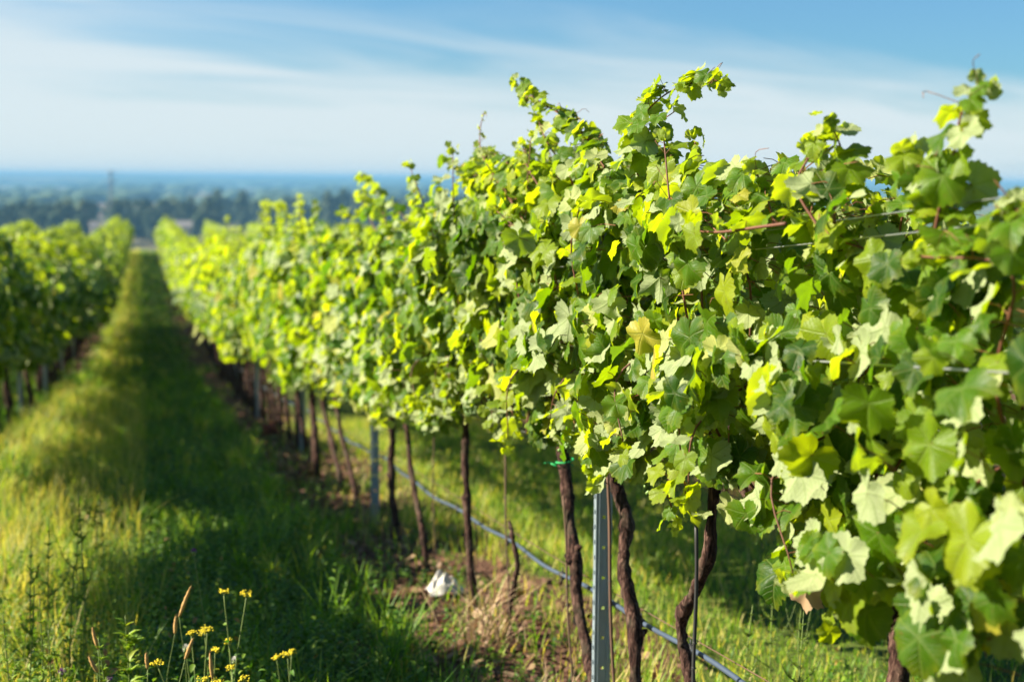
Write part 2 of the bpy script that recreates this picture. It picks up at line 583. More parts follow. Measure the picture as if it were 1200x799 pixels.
def canopy(mb, protos, n, s0, s1, top, bot, rg, size=(0.05, 0.092), petioles=True, wid=0.34, seed=0.0, tintshift=0.0, flip=(0.5, 0.2)):
    """Fill the canopy of one vine in its own space: x across the row, y along it, z above its base.
    top / bot are functions of y (height above the base)."""
    P = []
    got = 0
    while got < n:
        m = n * 2
        y = rg.uniform(s0 - 0.08, s1 + 0.08, m)
        h = rg.random(m) ** 0.95
        T = top(y); B = bot(y)
        B = B + 0.10 * pn(y * 9 + seed, y * 4, seed + 2)
        T = T + 0.07 * pn(y * 8 + seed, y * 5 + 3, seed)
        z = B + (T - B) * h
        prof = wid * (0.62 + 0.55 * np.sin(np.clip(h, 0, 1) * PI * 0.85 + 0.35)) * (1 + 0.28 * pn(y * 5.5 + seed, z * 6, seed * 2 + 1) + 0.34 * pn(y * 11 + seed, z * 12, seed + 4))
        side = np.where(rg.random(m) < 0.58, -1.0, 1.0)
        dep = 1 - 0.75 * rg.random(m) ** 1.7
        x = side * prof * dep
        keep = pn(x * 14 + seed, y * 13 + 5, z * 12) > -0.30 + 0.3 * (rg.random(m) - 0.5)
        q = np.stack([x, y, z], -1)[keep]
        hh = h[keep]
        P.append(np.column_stack([q, hh]))
        got += len(q)
    P = np.concatenate(P)[:n]
    pos, h = P[:, :3], P[:, 3]
    out = np.stack([np.sign(pos[:, 0]), np.zeros(n), np.zeros(n)], -1)
    rnd = rg.normal(0, 1, (n, 3))
    upw = 0.30 + 0.55 * np.clip((h - 0.75) * 4, 0, 1.3)
    nrm = unit(out * (1.0 - 0.5 * np.clip((h - 0.8) * 4, 0, 1))[:, None] + np.array([0, 0, 1.0]) * upw[:, None] + rnd * 0.42)
    fl = rg.random(n) < (flip[0] + (flip[1] - flip[0]) * h)
    nrm[fl] *= -1
    tip = unit(out * 0.35 + np.array([0, 0, -1.0]) + rg.normal(0, 0.45, (n, 3)))
    size_ = rg.uniform(size[0], size[1], n) * (1 - 0.25 * np.clip((h - 0.8) * 5, 0, 1))
    tint = np.clip(rg.beta(1.3, 1.9, n) * 0.85 + 0.03 + tintshift + 0.12 * (h > 0.9) + np.where(rg.random(n) < 0.10, 0.3, 0), 0, 0.90)
    old = (rg.random(n) < 0.03 + 0.04 * (h < 0.15))
    tint = np.where(old, rg.uniform(0.9, 0.985, n), tint)
    # the blade hangs from its petiole point: shift so that the blade's centre is at pos
    tp = unit(tip - (tip * nrm).sum(-1, keepdims=True) * nrm)
    at = pos - tp * size_[:, None] * 0.35
    if petioles:
        base = at - out * rg.uniform(0.03, 0.08, n)[:, None] + np.stack([np.zeros(n), rg.normal(0, 0.03, n), rg.uniform(-0.05, 0.02, n)], -1)
        sel = rg.random(n) < 0.75
        add_petioles(mb, base[sel], at[sel], 0.0013)
    add_leaves(mb, protos, at, nrm, tip, size_, tint, rg)


def shoot(mb, cb, protos, pts, nodes, rg, s0=0.07, s1=0.02, petr=0.0013, rad=(0.0038, 0.0015), start=0.0, hang=0.5, tendrils=True, cm=0, dens=1.0, young=0.55):
    """A leafy shoot along a path: cane into cb, leaves and petioles into mb."""
    path = smooth_path(pts, max(12, nodes * 2))
    k = len(path)
    v, f3, f4 = tube(path, np.linspace(rad[0], rad[1], k), 5)
    cb.add(v, f3, f4, cm)
    tan = unit(np.gradient(path, axis=0))
    A, B, N, T, S, TI = [], [], [], [], [], []
    sgn = 1
    for i in range(nodes):
        t = start + (1 - start) * (i + 0.5) / nodes
        j = min(k - 1, int(t * (k - 1)))
        p = path[j]
        sgn = -sgn
        reps = 1 if rg.random() > dens - 1 else 2
        for _ in range(reps):
            d = unit(np.array([rg.normal(-0.2, 0.6), sgn * 0.8 + rg.normal(0, 0.4), rg.normal(0.25, 0.4)]))
            d = unit(d - 0.6 * (d @ tan[j]) * tan[j])
            s = s0 + (s1 - s0) * t ** 1.3
            s *= rg.uniform(0.8, 1.15)
            L = s * rg.uniform(0.5, 0.95)
            a = p + d * L
            A.append(p); B.append(a)
            N.append(unit(d * 0.5 + np.array([-0.35, 0, 0.75]) + rg.normal(0, 0.4, 3)) * (1 if rg.random() > 0.22 else -1))
            T.append(unit(d + np.array([0, 0, -hang * 1.2]) + rg.normal(0, 0.25, 3)))
            S.append(s); TI.append(np.clip(rg.normal(young, 0.16), 0.1, 0.88))
        if tendrils and rg.random() < 0.35:
            q = p + np.array([rg.normal(0, .02), rg.normal(0, .05), rg.uniform(0, .05)])
            r = q + np.array([rg.normal(0, .02), rg.normal(0, .025), rg.uniform(-.03, .015)])
            v, f3, f4 = tube(smooth_path([p, q, r], 7), 0.0009, 3)
            mb.add(v, f3, f4, 1, 0.5)
    A, B = np.array(A), np.array(B)
    add_petioles(mb, A, B, petr)
    add_leaves(mb, protos, B, np.array(N), np.array(T), np.array(S), np.array(TI), rg)
    # small tuft of unfolding leaves at the tip
    e = path[-1]
    m = 5
    add_leaves(mb, protos, e + rg.normal(0, s1 * 0.5, (m, 3)), rg.normal(0, 1, (m, 3)), rg.normal(0, 1, (m, 3)) + tan[-1] * 1.5, np.full(m, s1 * 0.7), np.full(m, min(0.88, young + 0.15)), rg)


def trunk_path(pts, r0, r1, rg, n=60):
    p = smooth_path(pts, n)
    p = p + np.stack([pn(p[:, 2] * 14 + r0 * 900, p[:, 2] * 9, p[:, 2] * 5 + 1), pn(p[:, 2] * 11 + 4, p[:, 2] * 13 + r1 * 900, p[:, 2]), np.zeros(n)], -1) * 0.008
    t = np.linspace(0, 1, n)
    r = r0 + (r1 - r0) * t
    r = r * (1 + 0.16 * np.sin(t * 23 + r0 * 500) * rg.uniform(0.4, 1) + 0.10 * np.sin(t * 41 + 1))
    r[0] *= 1.35; r[1] *= 1.15
    return p, r


def add_trunk(parent, pts, r0, r1, rg, cordon=True, arm=0.5, ch=1.0):
    """Trunk with gnarled bark, and the two arms of the cordon laid along the wire."""
    mb = MB()
    p, r = trunk_path(pts, r0, r1, rg)
    v, f3, f4 = tube(p, r, 14, 0.34, rg)
    mb.add(v, f3, f4)
    for _ in range(4):          # burrs where old wood was cut
        i = rg.integers(3, len(p) - 2)
        d = unit(np.array([rg.normal(), rg.normal(), 0.4]))
        q = np.array([p[i], p[i] + d * r[i] * 1.2, p[i] + d * r[i] * rg.uniform(1.5, 2.1)])
        v, f3, f4 = tube(q, [r[i] * 0.7, r[i] * 0.55, r[i] * 0.2], 6, 0.3, rg)
        mb.add(v, f3, f4)
    if cordon:
        e = p[-1]
        for s in (-1, 1):
            q = smooth_path([e - [0, 0, 0.05], e + [0.0, s * 0.07, 0.05], [0.01 * s, e[1] + s * arm * 0.5, ch + 0.01], [0, e[1] + s * arm, ch]], 12)
            v, f3, f4 = tube(q, np.linspace(r1 * 0.85, r1 * 0.4, 12), 7, 0.25, rg)
            mb.add(v, f3, f4)
    return mb.build('trunk', m_bark, parent)


_ico = None


def ico(sub=1):
    import bmesh
    bm = bmesh.new()
    bmesh.ops.create_icosphere(bm, subdivisions=sub, radius=1.0)
    bm.verts.ensure_lookup_table()
    v = np.array([x.co[:] for x in bm.verts])
    f = np.array([[a.index for a in q.verts] for q in bm.faces])
    bm.free()
    return v, f


ICO1, ICO2 = ico(1), ico(2)
grape_meshes = []
for k in range(3):
    mb = MB()
    rg = np.random.default_rng(40 + k)
    L = 0.085 + 0.02 * k
    for i in range(46):
        t = rg.random() ** 0.8
        r = 0.026 * math.sin(PI * (0.18 + 0.78 * (1 - t))) + 0.003
        a = rg.uniform(0, 2 * PI)
        p = np.array([r * math.cos(a), r * math.sin(a), -L * t - 0.012])
        mb.add(ICO2[0] * rg.uniform(0.0055, 0.0075) + p, ICO2[1])
    v, f3, f4 = tube([[0, 0, 0.03], [0.003, 0, 0], [0, 0, -L * 0.6]], [0.0018, 0.0018, 0.001], 5)
    mb.add(v, f3, f4, 1)
    grape_meshes.append(mb.mesh('grape_cluster', [m_grape, m_petiole]))


def hang_grapes(parent, p, rg):
    o = bpy.data.objects.new('grape_cluster', grape_meshes[rg.integers(0, 3)])
    COL.objects.link(o)
    o.parent = parent
    o.location = p
    o.rotation_euler = (rg.normal(0, .15), rg.normal(0, .15), rg.uniform(0, 6))


# heights of the near canopy of the right row, metres above its ground, along s (= world y)
TOP_S = [0.5, 2.3, 2.6, 2.95, 3.2, 3.7, 4.1, 4.4, 4.9, 5.4, 6.1, 6.45, 6.75, 7.4, 8.0, 8.6, 9.2, 9.9, 10.8, 11.6, 13.0, 15, 18, 22, 200]
TOP_H = [1.64, 1.66, 1.69, 1.75, 1.83, 1.88, 1.93, 1.95, 2.08, 2.12, 2.18, 2.12, 1.78, 1.86, 2.0, 1.98, 1.92, 2.10, 2.05, 2.15, 2.25, 2.33, 2.48, 2.50, 2.42]
BOT_S = [0.5, 2.2, 2.5, 2.9, 3.1, 3.35, 3.6, 4.0, 4.35, 4.8, 5.3, 6.0, 7.0, 8.0, 9.9, 14.7, 21.1, 200]
BOT_H = [0.90, 0.90, 0.90, 0.94, 1.06, 1.12, 1.10, 0.98, 1.08, 1.10, 1.12, 1.08, 0.95, 0.94, 0.94, 0.9, 0.9, 0.9]
rowtop = lambda s: np.interp(s, TOP_S, TOP_H)
rowbot = lambda s: np.interp(s, BOT_S, BOT_H)

# ------------------------------------------------ the near vines of the right row, one by one
# base s, trunk path as (s, world z) from bottom to top, radius, x lean, bounds of its canopy, leaf quality, label
NEAR = [
    dict(s=1.75, tr=[(1.75, None), (1.72, .25), (1.78, .75)], r=(.026, .020), b=(1.15, 2.25), q=0,
         label='grapevine cut by the right picture edge, its pale green leaves nearest to the viewer', n=430),
    dict(s=2.63, tr=[(2.60, None), (2.63, .40), (2.68, .62), (2.66, .80)], r=(.036, .028), b=(2.25, 3.05), q=0,
         label='grapevine whose thick dark trunk shows only at the bottom under low hanging leaves', n=520),
    dict(s=3.85, tr=[(3.86, None), (3.87, -.08), (3.95, .15), (3.82, .30), (3.72, .46), (3.70, .75)], r=(.024, .022), b=(3.05, 4.02), q=0,
         label='grapevine with a crooked elbow bent trunk beside a thin black cord', n=640),
    dict(s=4.33, tr=[(4.28, None), (4.31, -.22), (4.36, 0.0), (4.45, .22), (4.50, .35), (4.56, .50), (4.55, .70)], r=(.030, .028), b=(4.02, 4.62), q=0,
         label='grapevine with a swollen trunk close right of the nearest steel post', n=430),
    dict(s=4.80, tr=[(4.76, None), (4.80, -.32), (4.95, -.12), (5.02, .05), (5.12, .22), (5.20, .38), (5.28, .55), (5.28, .75)], r=(.027, .030), b=(4.62, 5.55), q=0,
         label='grapevine with a sturdy leaning trunk tied with green ribbon, left of the nearest steel post', n=660),
    dict(s=6.08, tr=[(6.12, None), (6.08, -.42), (5.94, -.2), (5.97, -.08), (6.04, -.02)], r=(.018, .011), b=(5.55, 6.42), q=0, young=True,
         label='young grapevine with a short thin trunk among dry straw blades, tied to a slim stake', n=600),
    dict(s=6.85, tr=[(6.80, None), (6.84, -.40), (6.92, -.1), (6.96, .15), (6.98, .35)], r=(.027, .023), b=(6.42, 7.40), q=0,
         label='grapevine with a straight upright trunk just right of the crumpled white bag', n=560),
    dict(s=8.0, tr=[(7.95, None), (8.05, -.5), (8.35, -.25), (8.6, 0.0), (8.7, .25)], r=(.024, .017), b=(7.40, 8.55), q=1, dx=-.05,
         label='grapevine with a slim trunk slanting left, second right of the second steel post', n=560),
    dict(s=9.1, tr=[(9.1, None), (9.2, -.55), (9.25, -.25), (9.15, 0.0), (9.15, .2)], r=(.033, .024), b=(8.55, 9.6), q=1,
         label='grapevine with an upright trunk immediately right of the second steel post', n=520),
    dict(s=10.85, tr=[(10.8, None), (11.1, -.8), (11.4, -.55), (11.6, -.2), (11.6, .05)], r=(.026, .02), b=(9.6, 10.98), q=1, dx=-.10,
         label='grapevine with a trunk leaning left, first left of the second steel post', n=560),
    dict(s=11.6, tr=[(11.55, None), (12.0, -.85), (12.4, -.6), (12.55, -.3), (12.6, 0)], r=(.033, .024), b=(10.98, 12.1), q=1, dx=-.12,
         label='grapevine with a bulky slanting trunk, second left of the second steel post', n=520),
]

GROUP_R = 'grapevines of the row right of the lane'
GROUP_L = 'grapevines of the row left of the lane'
GROUP_R2 = 'grapevines of the next row behind the right row'
near_roots = []
for k, d in enumerate(NEAR):
    rg = np.random.default_rng(100 + k)
    s = d['s']
    z0 = G(XR, s)
    root = empty('grapevine', (XR, s, z0))
    tag(root, d['label'], 'grapevine', GROUP_R)
    near_roots.append(root)
    protos = P_HI if d['q'] == 0 else P_MID
    dx = d.get('dx', 0.0)
    pts = []
    nn = len(d['tr'])
    for i, (ss, wz) in enumerate(d['tr']):
        zz0 = (G(XR, ss) - 0.04) if wz is None else wz
        pts.append((dx * i / nn + rg.normal(0, 0.008), ss - s, zz0 - z0))
    young = d.get('young', False)
    add_trunk(root, pts, d['r'][0] * .78, d['r'][1] * .80, rg, cordon=not young, arm=(d['b'][1] - d['b'][0]) * 0.45, ch=1.02)
    slope = (G(XR, s + 0.5) - G(XR, s - 0.5))
    T = lambda y, s=s, slope=slope: rowtop(y + s) + slope * y
    B = lambda y, s=s, slope=slope: rowbot(y + s) + slope * y
    fb = MB()
    canopy(fb, protos, d['n'], d['b'][0] - s, d['b'][1] - s, T, B, rg, seed=s * 3.3, wid=0.27 if s < 5 else 0.32,
           size=(0.042, 0.086) if k > 2 else (0.038, 0.074))
    # canes: inside the canopy, up from the cordon, ending a little above the leaves
    nc = 6 if d['q'] == 0 else 4
    for j in range(nc):
        cb = MB()
        yy = d['b'][0] - s + (j + 0.5) / nc * (d['b'][1] - d['b'][0])
        top = float(T(np.array([yy]))[0]) + rg.uniform(-0.18, 0.10)
        x1 = rg.uniform(-0.30, 0.14)
        path = [(0, yy, 1.0), (x1 * 0.7, yy + rg.normal(0, 0.05), 1.3), (x1, yy + rg.normal(0, 0.09), (1.3 + top) / 2 + 0.1), (x1 + rg.normal(0, 0.06), yy + rg.normal(0, 0.14), top)]
        shoot(fb, cb, protos, path, 9, rg, 0.075, 0.03, start=0.25, rad=(0.0048, 0.002))
        cb.build('cane', m_cane, root)
    # short hanging laterals along the fringe
    for j in range(3):
        cb = MB()
        yy = rg.uniform(d['b'][0], d['b'][1]) - s
        b0 = float(B(np.array([yy]))[0])
        x1 = -rg.uniform(0.18, 0.34)
        path = [(x1 * 0.3, yy, b0 + 0.35), (x1, yy + rg.normal(0, 0.05), b0 + 0.22), (x1 * 1.05, yy + rg.normal(0, 0.08), b0 + rg.uniform(-0.03, 0.08))]
        shoot(fb, cb, protos, path, 6, rg, 0.065, 0.04, hang=1.2, tendrils=False)
        cb.build('cane', m_cane, root)
    d['fb'] = fb
    if k < 9:
        for j in range(3 if k != 4 else 5):
            yy = rg.uniform(d['b'][0], d['b'][1]) - s
            hang_grapes(root, (rg.uniform(-0.26, -0.05), yy, float(B(np.array([yy]))[0]) + rg.uniform(0.03, 0.2)), rg)

# ------------------------------------------------ long shoots that stand out against the sky (vine index, world (x,y,z) path)
def SH(k, pts, nodes, s0, s1, **kw):
    root = near_roots[k]
    o = np.array(root.location)
    cb = MB()
    rg = np.random.default_rng(int(abs(pts[-1][2]) * 1000) + k)
    shoot(NEAR[k]['fb'], cb, P_HI if NEAR[k]['q'] == 0 else P_MID, [np.array(p) - o for p in pts], nodes, rg, s0, s1, **kw)
    cb.build('cane', m_cane, root)


def Q(X, *pix):
    """real points of a shoot lying in the upright plane x = X of the row, from where the photograph shows them"""
    out_ = []
    for (px, py) in pix:
        d_ = cam.matrix_world.to_3x3() @ Vector(((px - 600) / 1666.7, -(py - 399.5) / 1666.7, -1.0))
        p_ = CAM + d_ * (X / d_.x)
        out_.append((p_.x + random.uniform(-.03, .03), p_.y, p_.z))
    return out_


# arching shoots left of the crest, dense with small leaves
SH(4, Q(1.38, (735, 240), (712, 190), (672, 148), (638, 118), (606, 100)), 26, .056, .026, dens=1.9, young=.55, hang=.8)
SH(4, Q(1.42, (720, 230), (700, 175), (660, 135), (625, 118)), 20, .056, .030, dens=1.7, young=.5, hang=.9)
SH(5, Q(1.38, (690, 250), (672, 200), (648, 165), (632, 140)), 14, .055, .03, dens=1.6, young=.5)
# shoots arching right, hanging leaves below
SH(4, Q(1.38, (770, 260), (755, 200), (752, 150), (775, 112), (812, 94), (843, 96)), 28, .058, .028, dens=1.9, young=.55, hang=1.1)
SH(3, Q(1.36, (782, 250), (772, 200), (768, 160), (785, 128)), 14, .056, .034, dens=1.5, young=.45, hang=1.1)
# thin upright tip with tendrils and drooping sprays, far left of the crest
SH(5, Q(1.33, (612, 250), (588, 210), (571, 180), (566, 152), (562, 132)), 12, .042, .008, young=.75)
SH(5, Q(1.33, (620, 260), (590, 222), (562, 205), (546, 212)), 14, .050, .026, young=.7, hang=1.2, dens=1.5)
SH(5, Q(1.34, (625, 275), (595, 262), (562, 262), (544, 270)), 12, .052, .026, young=.68, hang=1.0, dens=1.4)
SH(5, Q(1.36, (630, 240), (600, 195), (575, 178), (556, 186)), 14, .048, .026, young=.65, hang=1.0, dens=1.5)
SH(5, Q(1.40, (640, 300), (600, 240), (572, 215), (560, 222)), 16, .056, .034, young=.5, hang=1.0, dens=1.7)
SH(5, Q(1.40, (640, 330), (600, 290), (575, 262), (562, 255)), 14, .056, .034, young=.5, hang=1.2, dens=1.6)
SH(5, Q(1.36, (640, 240), (622, 195), (604, 172)), 10, .05, .03, young=.6, dens=1.4)
# upright shoots of the nearer vines
SH(2, Q(1.36, (990, 262), (982, 215), (978, 178), (985, 146)), 10, .060, .028, young=.5, dens=1.3)
SH(2, Q(1.34, (962, 270), (948, 220), (946, 180), (958, 160)), 9, .060, .03, young=.6)
SH(2, Q(1.36, (905, 262), (885, 222), (890, 200)), 6, .048, .03, young=.5)
SH(1, Q(1.36, (1088, 275), (1102, 225), (1116, 175), (1130, 130), (1142, 104)), 13, .062, .026, young=.45, dens=1.3)
SH(1, Q(1.38, (1085, 260), (1070, 215), (1062, 178)), 5, .05, .035, young=.5)
SH(0, Q(1.36, (1190, 300), (1184, 262), (1180, 235)), 6, .05, .03, young=.5)
# long bare reddish cane crossing the top
SH(3, Q(1.20, (905, 262), (880, 266), (850, 272), (815, 270)), 3, .05, .04, young=.45, rad=(.004, .0025))
# lateral hanging below the leaves right of the nearest post
SH(3, Q(1.27, (795, 520), (797, 570), (792, 612)), 8, .046, .03, young=.6, hang=1.5, tendrils=False)
# shoots standing over the farther canopy
SH(7, Q(1.45, (510, 290), (497, 250), (489, 214)), 14, .060, .032, dens=1.7, young=.5)
SH(7, Q(1.45, (530, 290), (520, 250), (520, 224)), 11, .058, .032, dens=1.5, young=.55)
SH(8, Q(1.45, (482, 300), (474, 262), (462, 240)), 11, .06, .035, dens=1.5, young=.55)
SH(9, Q(1.45, (460, 300), (450, 255), (436, 225), (418, 206)), 18, .066, .04, dens=1.8, young=.5)
SH(9, Q(1.45, (448, 290), (432, 250), (424, 228)), 12, .066, .04, dens=1.6, young=.55)
SH(10, Q(1.45, (418, 310), (408, 265), (398, 246)), 11, .066, .04, dens=1.5, young=.5)
for d, root in zip(NEAR, near_roots):
    d['fb'].build('foliage', [m_leaf if d['q'] == 0 else m_leaf_far, m_petiole], root)

# green ribbon tying the leaning trunk
m_green = simple('green_ribbon', (0.02, 0.35, 0.10), 0.5)
mb = MB()
th = np.linspace(0, 2 * PI * 1.2, 18)
p0 = np.array([0, 5.20 - 4.80, 0.40 - G(XR, 4.80)])
v, f3, f4 = tube(p0 + np.stack([0.034 * np.cos(th), 0.034 * np.sin(th), 0.004 * th], -1), 0.004, 4)
mb.add(v, f3, f4)
v, f3, f4 = tube(p0 + np.array([[-.034, 0, 0], [-.05, .05, .005], [-.05, .11, -.01]]), [.004, .004, .002], 4)
mb.add(v, f3, f4)
mb.build('ribbon', m_green, near_roots[4])


# ------------------------------------------------ farther vines: a few kinds, copied
def make_kind(seed, protos, mat, n, half, top, size, trunk=True, petioles=False, nshoot=5, tipamp=.36, tint=.05, bot=.92):
    rg = np.random.default_rng(seed)
    root = empty('grapevine', (0, 0, -500))
    lx, ly = rg.normal(-0.05, 0.04), rg.normal(0.25, 0.15)
    add_trunk(root, [(0, 0, -.05), (lx * .3, ly * .2, .3), (lx * .8, ly * .6, .6), (lx, ly, .95)], rg.uniform(.024, .034), rg.uniform(.018, .026), rg, arm=half * .9, ch=1.0)
    fb = MB()
    a, b = rg.uniform(0, 6, 2)
    T = lambda y: top + .10 * np.sin(y * 5 + a)
    B = lambda y: bot + .05 * np.sin(y * 7 + b)
    canopy(fb, protos, n, -half, half, T, B, rg, size=size, petioles=petioles, wid=.36, seed=seed * 1.7, tintshift=tint, flip=(.4, .2))
    for j in range(nshoot):
        yy = rg.uniform(-half, half)
        e = top + rg.uniform(.02, tipamp)
        shoot(fb, fb, protos, [(0, yy, top - .35), (-.05, yy + rg.normal(0, .05), top - .1), (-.08 + rg.normal(0, .08), yy + rg.normal(0, .12), e)], 9, rg, size[1] * .85, size[0] * .7, tendrils=False, cm=1, dens=1.3)
    fb.build('foliage', [mat, m_cane], root)
    return root


def copy_tree(o):
    c = o.copy()
    COL.objects.link(c)
    for ch in o.children:
        q = ch.copy()
        COL.objects.link(q)
        q.parent = c
    return c


KM = [make_kind(200 + i, P_MID, m_leaf_far, 430, .52, 2.12, (.05, .09)) for i in range(5)]
KN = [make_kind(270 + i, P_LOW, m_leaf_far, 420, .54, 2.0, (.07, .11), nshoot=1, bot=1.42) for i in range(3)]  # near left vines out of view: canopy bottoms raised to let sun under
KD = [make_kind(250 + i, P_LOW, m_leaf_far, 620, .54, 2.2, (.07, .11), nshoot=5, tint=.02) for i in range(4)]
KL = [make_kind(300 + i, P_LOW, m_leaf_far, 330, .54, 2.2, (.06, .105), nshoot=3) for i in range(4)]
KF = [make_kind(400 + i, P_FAR, m_leaf_far, 230, .60, 2.3, (.08, .13), nshoot=2, tipamp=.3) for i in range(4)]
used = set()
rgk = np.random.default_rng(55)


def place_vine(x, s, h, label, group, hs=1.0):
    kinds = KM if s < 24 else (KL if s < 48 else KF)
    if x < 0 and s < 48: kinds = KD if s > 11 else KN
    proto = kinds[rgk.integers(0, len(kinds))]
    if proto.name not in used:
        used.add(proto.name); o = proto
    else:
        o = copy_tree(proto)
    base = {id(KD): 2.2, id(KN): 2.0, id(KM): 2.12, id(KL): 2.2, id(KF): 2.3}[id(kinds)]
    o.location = (x + rgk.normal(0, .03), s, G(x, s) - .01)
    fl = rgk.choice((-1, 1)) if s > 48 else 1
    o.scale = (1 if s < 20 else 1.25 if s < 28 else 1.9 if x < 0 else 1.5, fl * rgk.uniform(.98, 1.08), h / base * rgk.uniform(.90, 1.10))
    tag(o, label, 'grapevine', group)
    return o


s = 12.65
i = 0
SINGLE = {0: 'grapevine with a slender trunk, first right of the third steel post',
          1: 'grapevine trunk standing against the right side of the third steel post',
          2: 'grapevine trunk rising close behind the third steel post'}
while s < 113:
    z_ = 0 if s < 20.9 else 1 if s < 26.1 else 2 if s < 46 else 3
    lab = SINGLE.get(i) or ('blurred grapevine of the right row standing between its third and fourth steel posts', 'blurred grapevine of the right row standing between its fourth and fifth steel posts', 'small blurred grapevine of the right row, past its fifth steel post', 'tiny distant grapevine toward the far end of the row right of the lane')[z_]
    place_vine(XR, s, float(rowtop(s)) - .05 + .12 * math.sin(s * 2.1) + .12 * math.sin(s * .77), lab, GROUP_R if i < 3 else ('vines between the third and fourth right posts', 'vines between the fourth and fifth right posts', 'vines past the fifth right post', 'farthest grapevines of the row right of the lane')[z_])
    s += rgk.uniform(.88, 1.05) if s < 48 else rgk.uniform(1.1, 1.25)
    i += 1
s = -1.0
while s < 113:
    lab = 'shaded grapevine of the row left of the lane, near the left picture edge' if s < 24 else 'shaded grapevine about midway along the visible row left of the lane' if s < 45 else 'tiny distant grapevine toward the far end of the row left of the lane'
    if 4.3 < s < 5.5:        # gap added outside the view, letting sun onto the foreground flowers
        s += .6
        continue
    place_vine(XL, s, (1.95 if s < 11 else 2.28 if s < 24 else 2.42) + .14 * math.sin(s * .8), lab, 'shaded vines at the left picture edge' if s < 24 else GROUP_L if s < 45 else 'farthest grapevines of the row left of the lane')
    s += rgk.uniform(.92, 1.08) if s < 48 else rgk.uniform(1.1, 1.25)
s = 8.0
while s < 44:
    place_vine(XR2, s, 2.15 if s < 30 else 2.4, 'grapevine of the next row, glimpsed in the shade behind the right row', GROUP_R2)
    s += rgk.uniform(.95, 1.1)
for q in KM + KL + KF + KD + KN:
    if q.name not in used:
        for ch in list(q.children): bpy.data.objects.remove(ch)
        bpy.data.objects.remove(q)

# rows of the rest of the vineyard: seen only as tops over the near rows
mass = MB()
rg = np.random.default_rng(77)
for x0, sa, sb, dens in [(XR2, 44, 114, 150), (8.15, 14, 114, 110), (11.45, 34, 112, 110), (14.75, 42, 112, 110), (18.05, 50, 110, 110), (21.35, 55, 110, 100), (24.65, 60, 110, 100), (27.95, 65, 110, 90), (31.2, 72, 110, 90),
                         (-5.05, 17, 114, 120), (-8.35, 30, 113, 110), (-11.65, 42, 112, 100), (-14.95, 52, 110, 100)]:
    n = int((sb - sa) * dens)
    y = rg.uniform(sa, sb, n)
    gap = 1 + .08 * pn(y * 1.1 + x0, y * .7, x0)
    h = rg.random(n) ** .9
    T = 2.38 * gap + .16 * pn(y * 6, y * 3.1 + x0, 3) + .16 * pn(y * 1.9, y * 2.3 + x0, 5)
    z = .95 + (T - .95) * h
    w = .40 * (.5 + .6 * np.sin(h * PI * .85 + .4))
    sd_ = np.where(rg.random(n) < .5, -1, 1)
    x = sd_ * w * (1 - .8 * rg.random(n) ** 1.8)
    o = np.stack([sd_, np.zeros(n), np.zeros(n)], -1).astype(float)
    nr = o + np.array([0, 0, .5]) + rg.normal(0, .45, (n, 3))
    nr[rg.random(n) < .3] *= -1
    add_leaves(mass, P_FAR, np.stack([x0 + x, y, gz(x0 + x, y) + z], -1), nr, np.array([0, 0, -1.]) + rg.normal(0, .4, (n, 3)), rg.uniform(.10, .16, n), np.clip(rg.beta(2.2, 2.6, n) * .8 + .15, 0, .88), rg)
    for yy in np.arange(sa, min(sb, 60), 1.0):
        v, f3, f4 = tube([(x0, yy, G(x0, yy) - .05), (x0 - .03, yy + .12, G(x0, yy) + .5), (x0, yy + .2, G(x0, yy) + 1.05)], [.03, .026, .022], 5)
        mass.add(v, f3, f4, 1)
tag(mass.build('vineyard_rows', [m_leaf_far, m_bark]), 'many more green vine rows running away down the slope', 'vines', kind='stuff')

# ---------------------------------------------------------------- steel posts
m_steel, nt, out = new_mat('galvanised_steel')
tc = nt.new('ShaderNodeTexCoord').outputs['Object']
n1_ = nt.noise(nt.vmul(tc, (1, 1, .25)), 60, 4, .6)
n2_ = nt.noise(tc, 9, 3)
c = nt.mix(n1_, (0.20, 0.26, 0.30), (0.36, 0.43, 0.47))
c = nt.mix(nt.maprange(n2_, .58, .75, 0, .45), c, (0.30, 0.24, 0.18))
nt.link(bsdf(nt, c, nt.maprange(n1_, .3, .7, .42, .62), .5, .55, bump(nt, n1_, .15, .002)), out.inputs[0])


def post_mesh():
    """Open C profile with ribs, a line of round-cornered holes and hooks along the flange edges."""
    mb = MB()
    H0, H1 = -0.4, 2.02
    t = .002
    W_, D_ = .058, .036
    # web: three strips, the middle one pierced
    hw = .0055
    mb.add(*_b(-W_ / 2, -hw, 0, t, H0, H1)); mb.add(*_b(hw, W_ / 2, 0, t, H0, H1))
    z = H0
    k = 0
    while z < H1 - .06:
        mb.add(*_b(-hw, hw, 0, t, z, z + .099))
        z += .11
    mb.add(*_b(-hw, hw, 0, t, z, H1))
    # ribs pressed in the web
    for x in (-.017, .017):
        v, f3, f4 = tube([(x, 0, H0), (x, 0, H1)], .0028, 6)
        mb.add(v, f3, f4)
    # flanges, lips
    for s in (-1, 1):
        x0 = s * W_ / 2
        mb.add(*_b(min(x0, x0 - s * t), max(x0, x0 - s * t), t, D_, H0, H1))
        mb.add(*_b(min(x0 - s * t, x0 - s * .014), max(x0 - s * t, x0 - s * .014), D_ - t, D_, H0, H1))
        z = .1
        while z < H1 - .02:      # hooks that hold the wires
            mb.add(*_b(min(x0, x0 + s * .004), max(x0, x0 + s * .004), .010, .016, z, z + .016))
            z += .055
    return mb.mesh('post', [m_steel], smooth=False)


def _b(x0, x1, y0, y1, z0, z1):
    v, f = box((x0 + x1) / 2, (y0 + y1) / 2, (z0 + z1) / 2, x1 - x0, y1 - y0, z1 - z0)
    return v, None, f


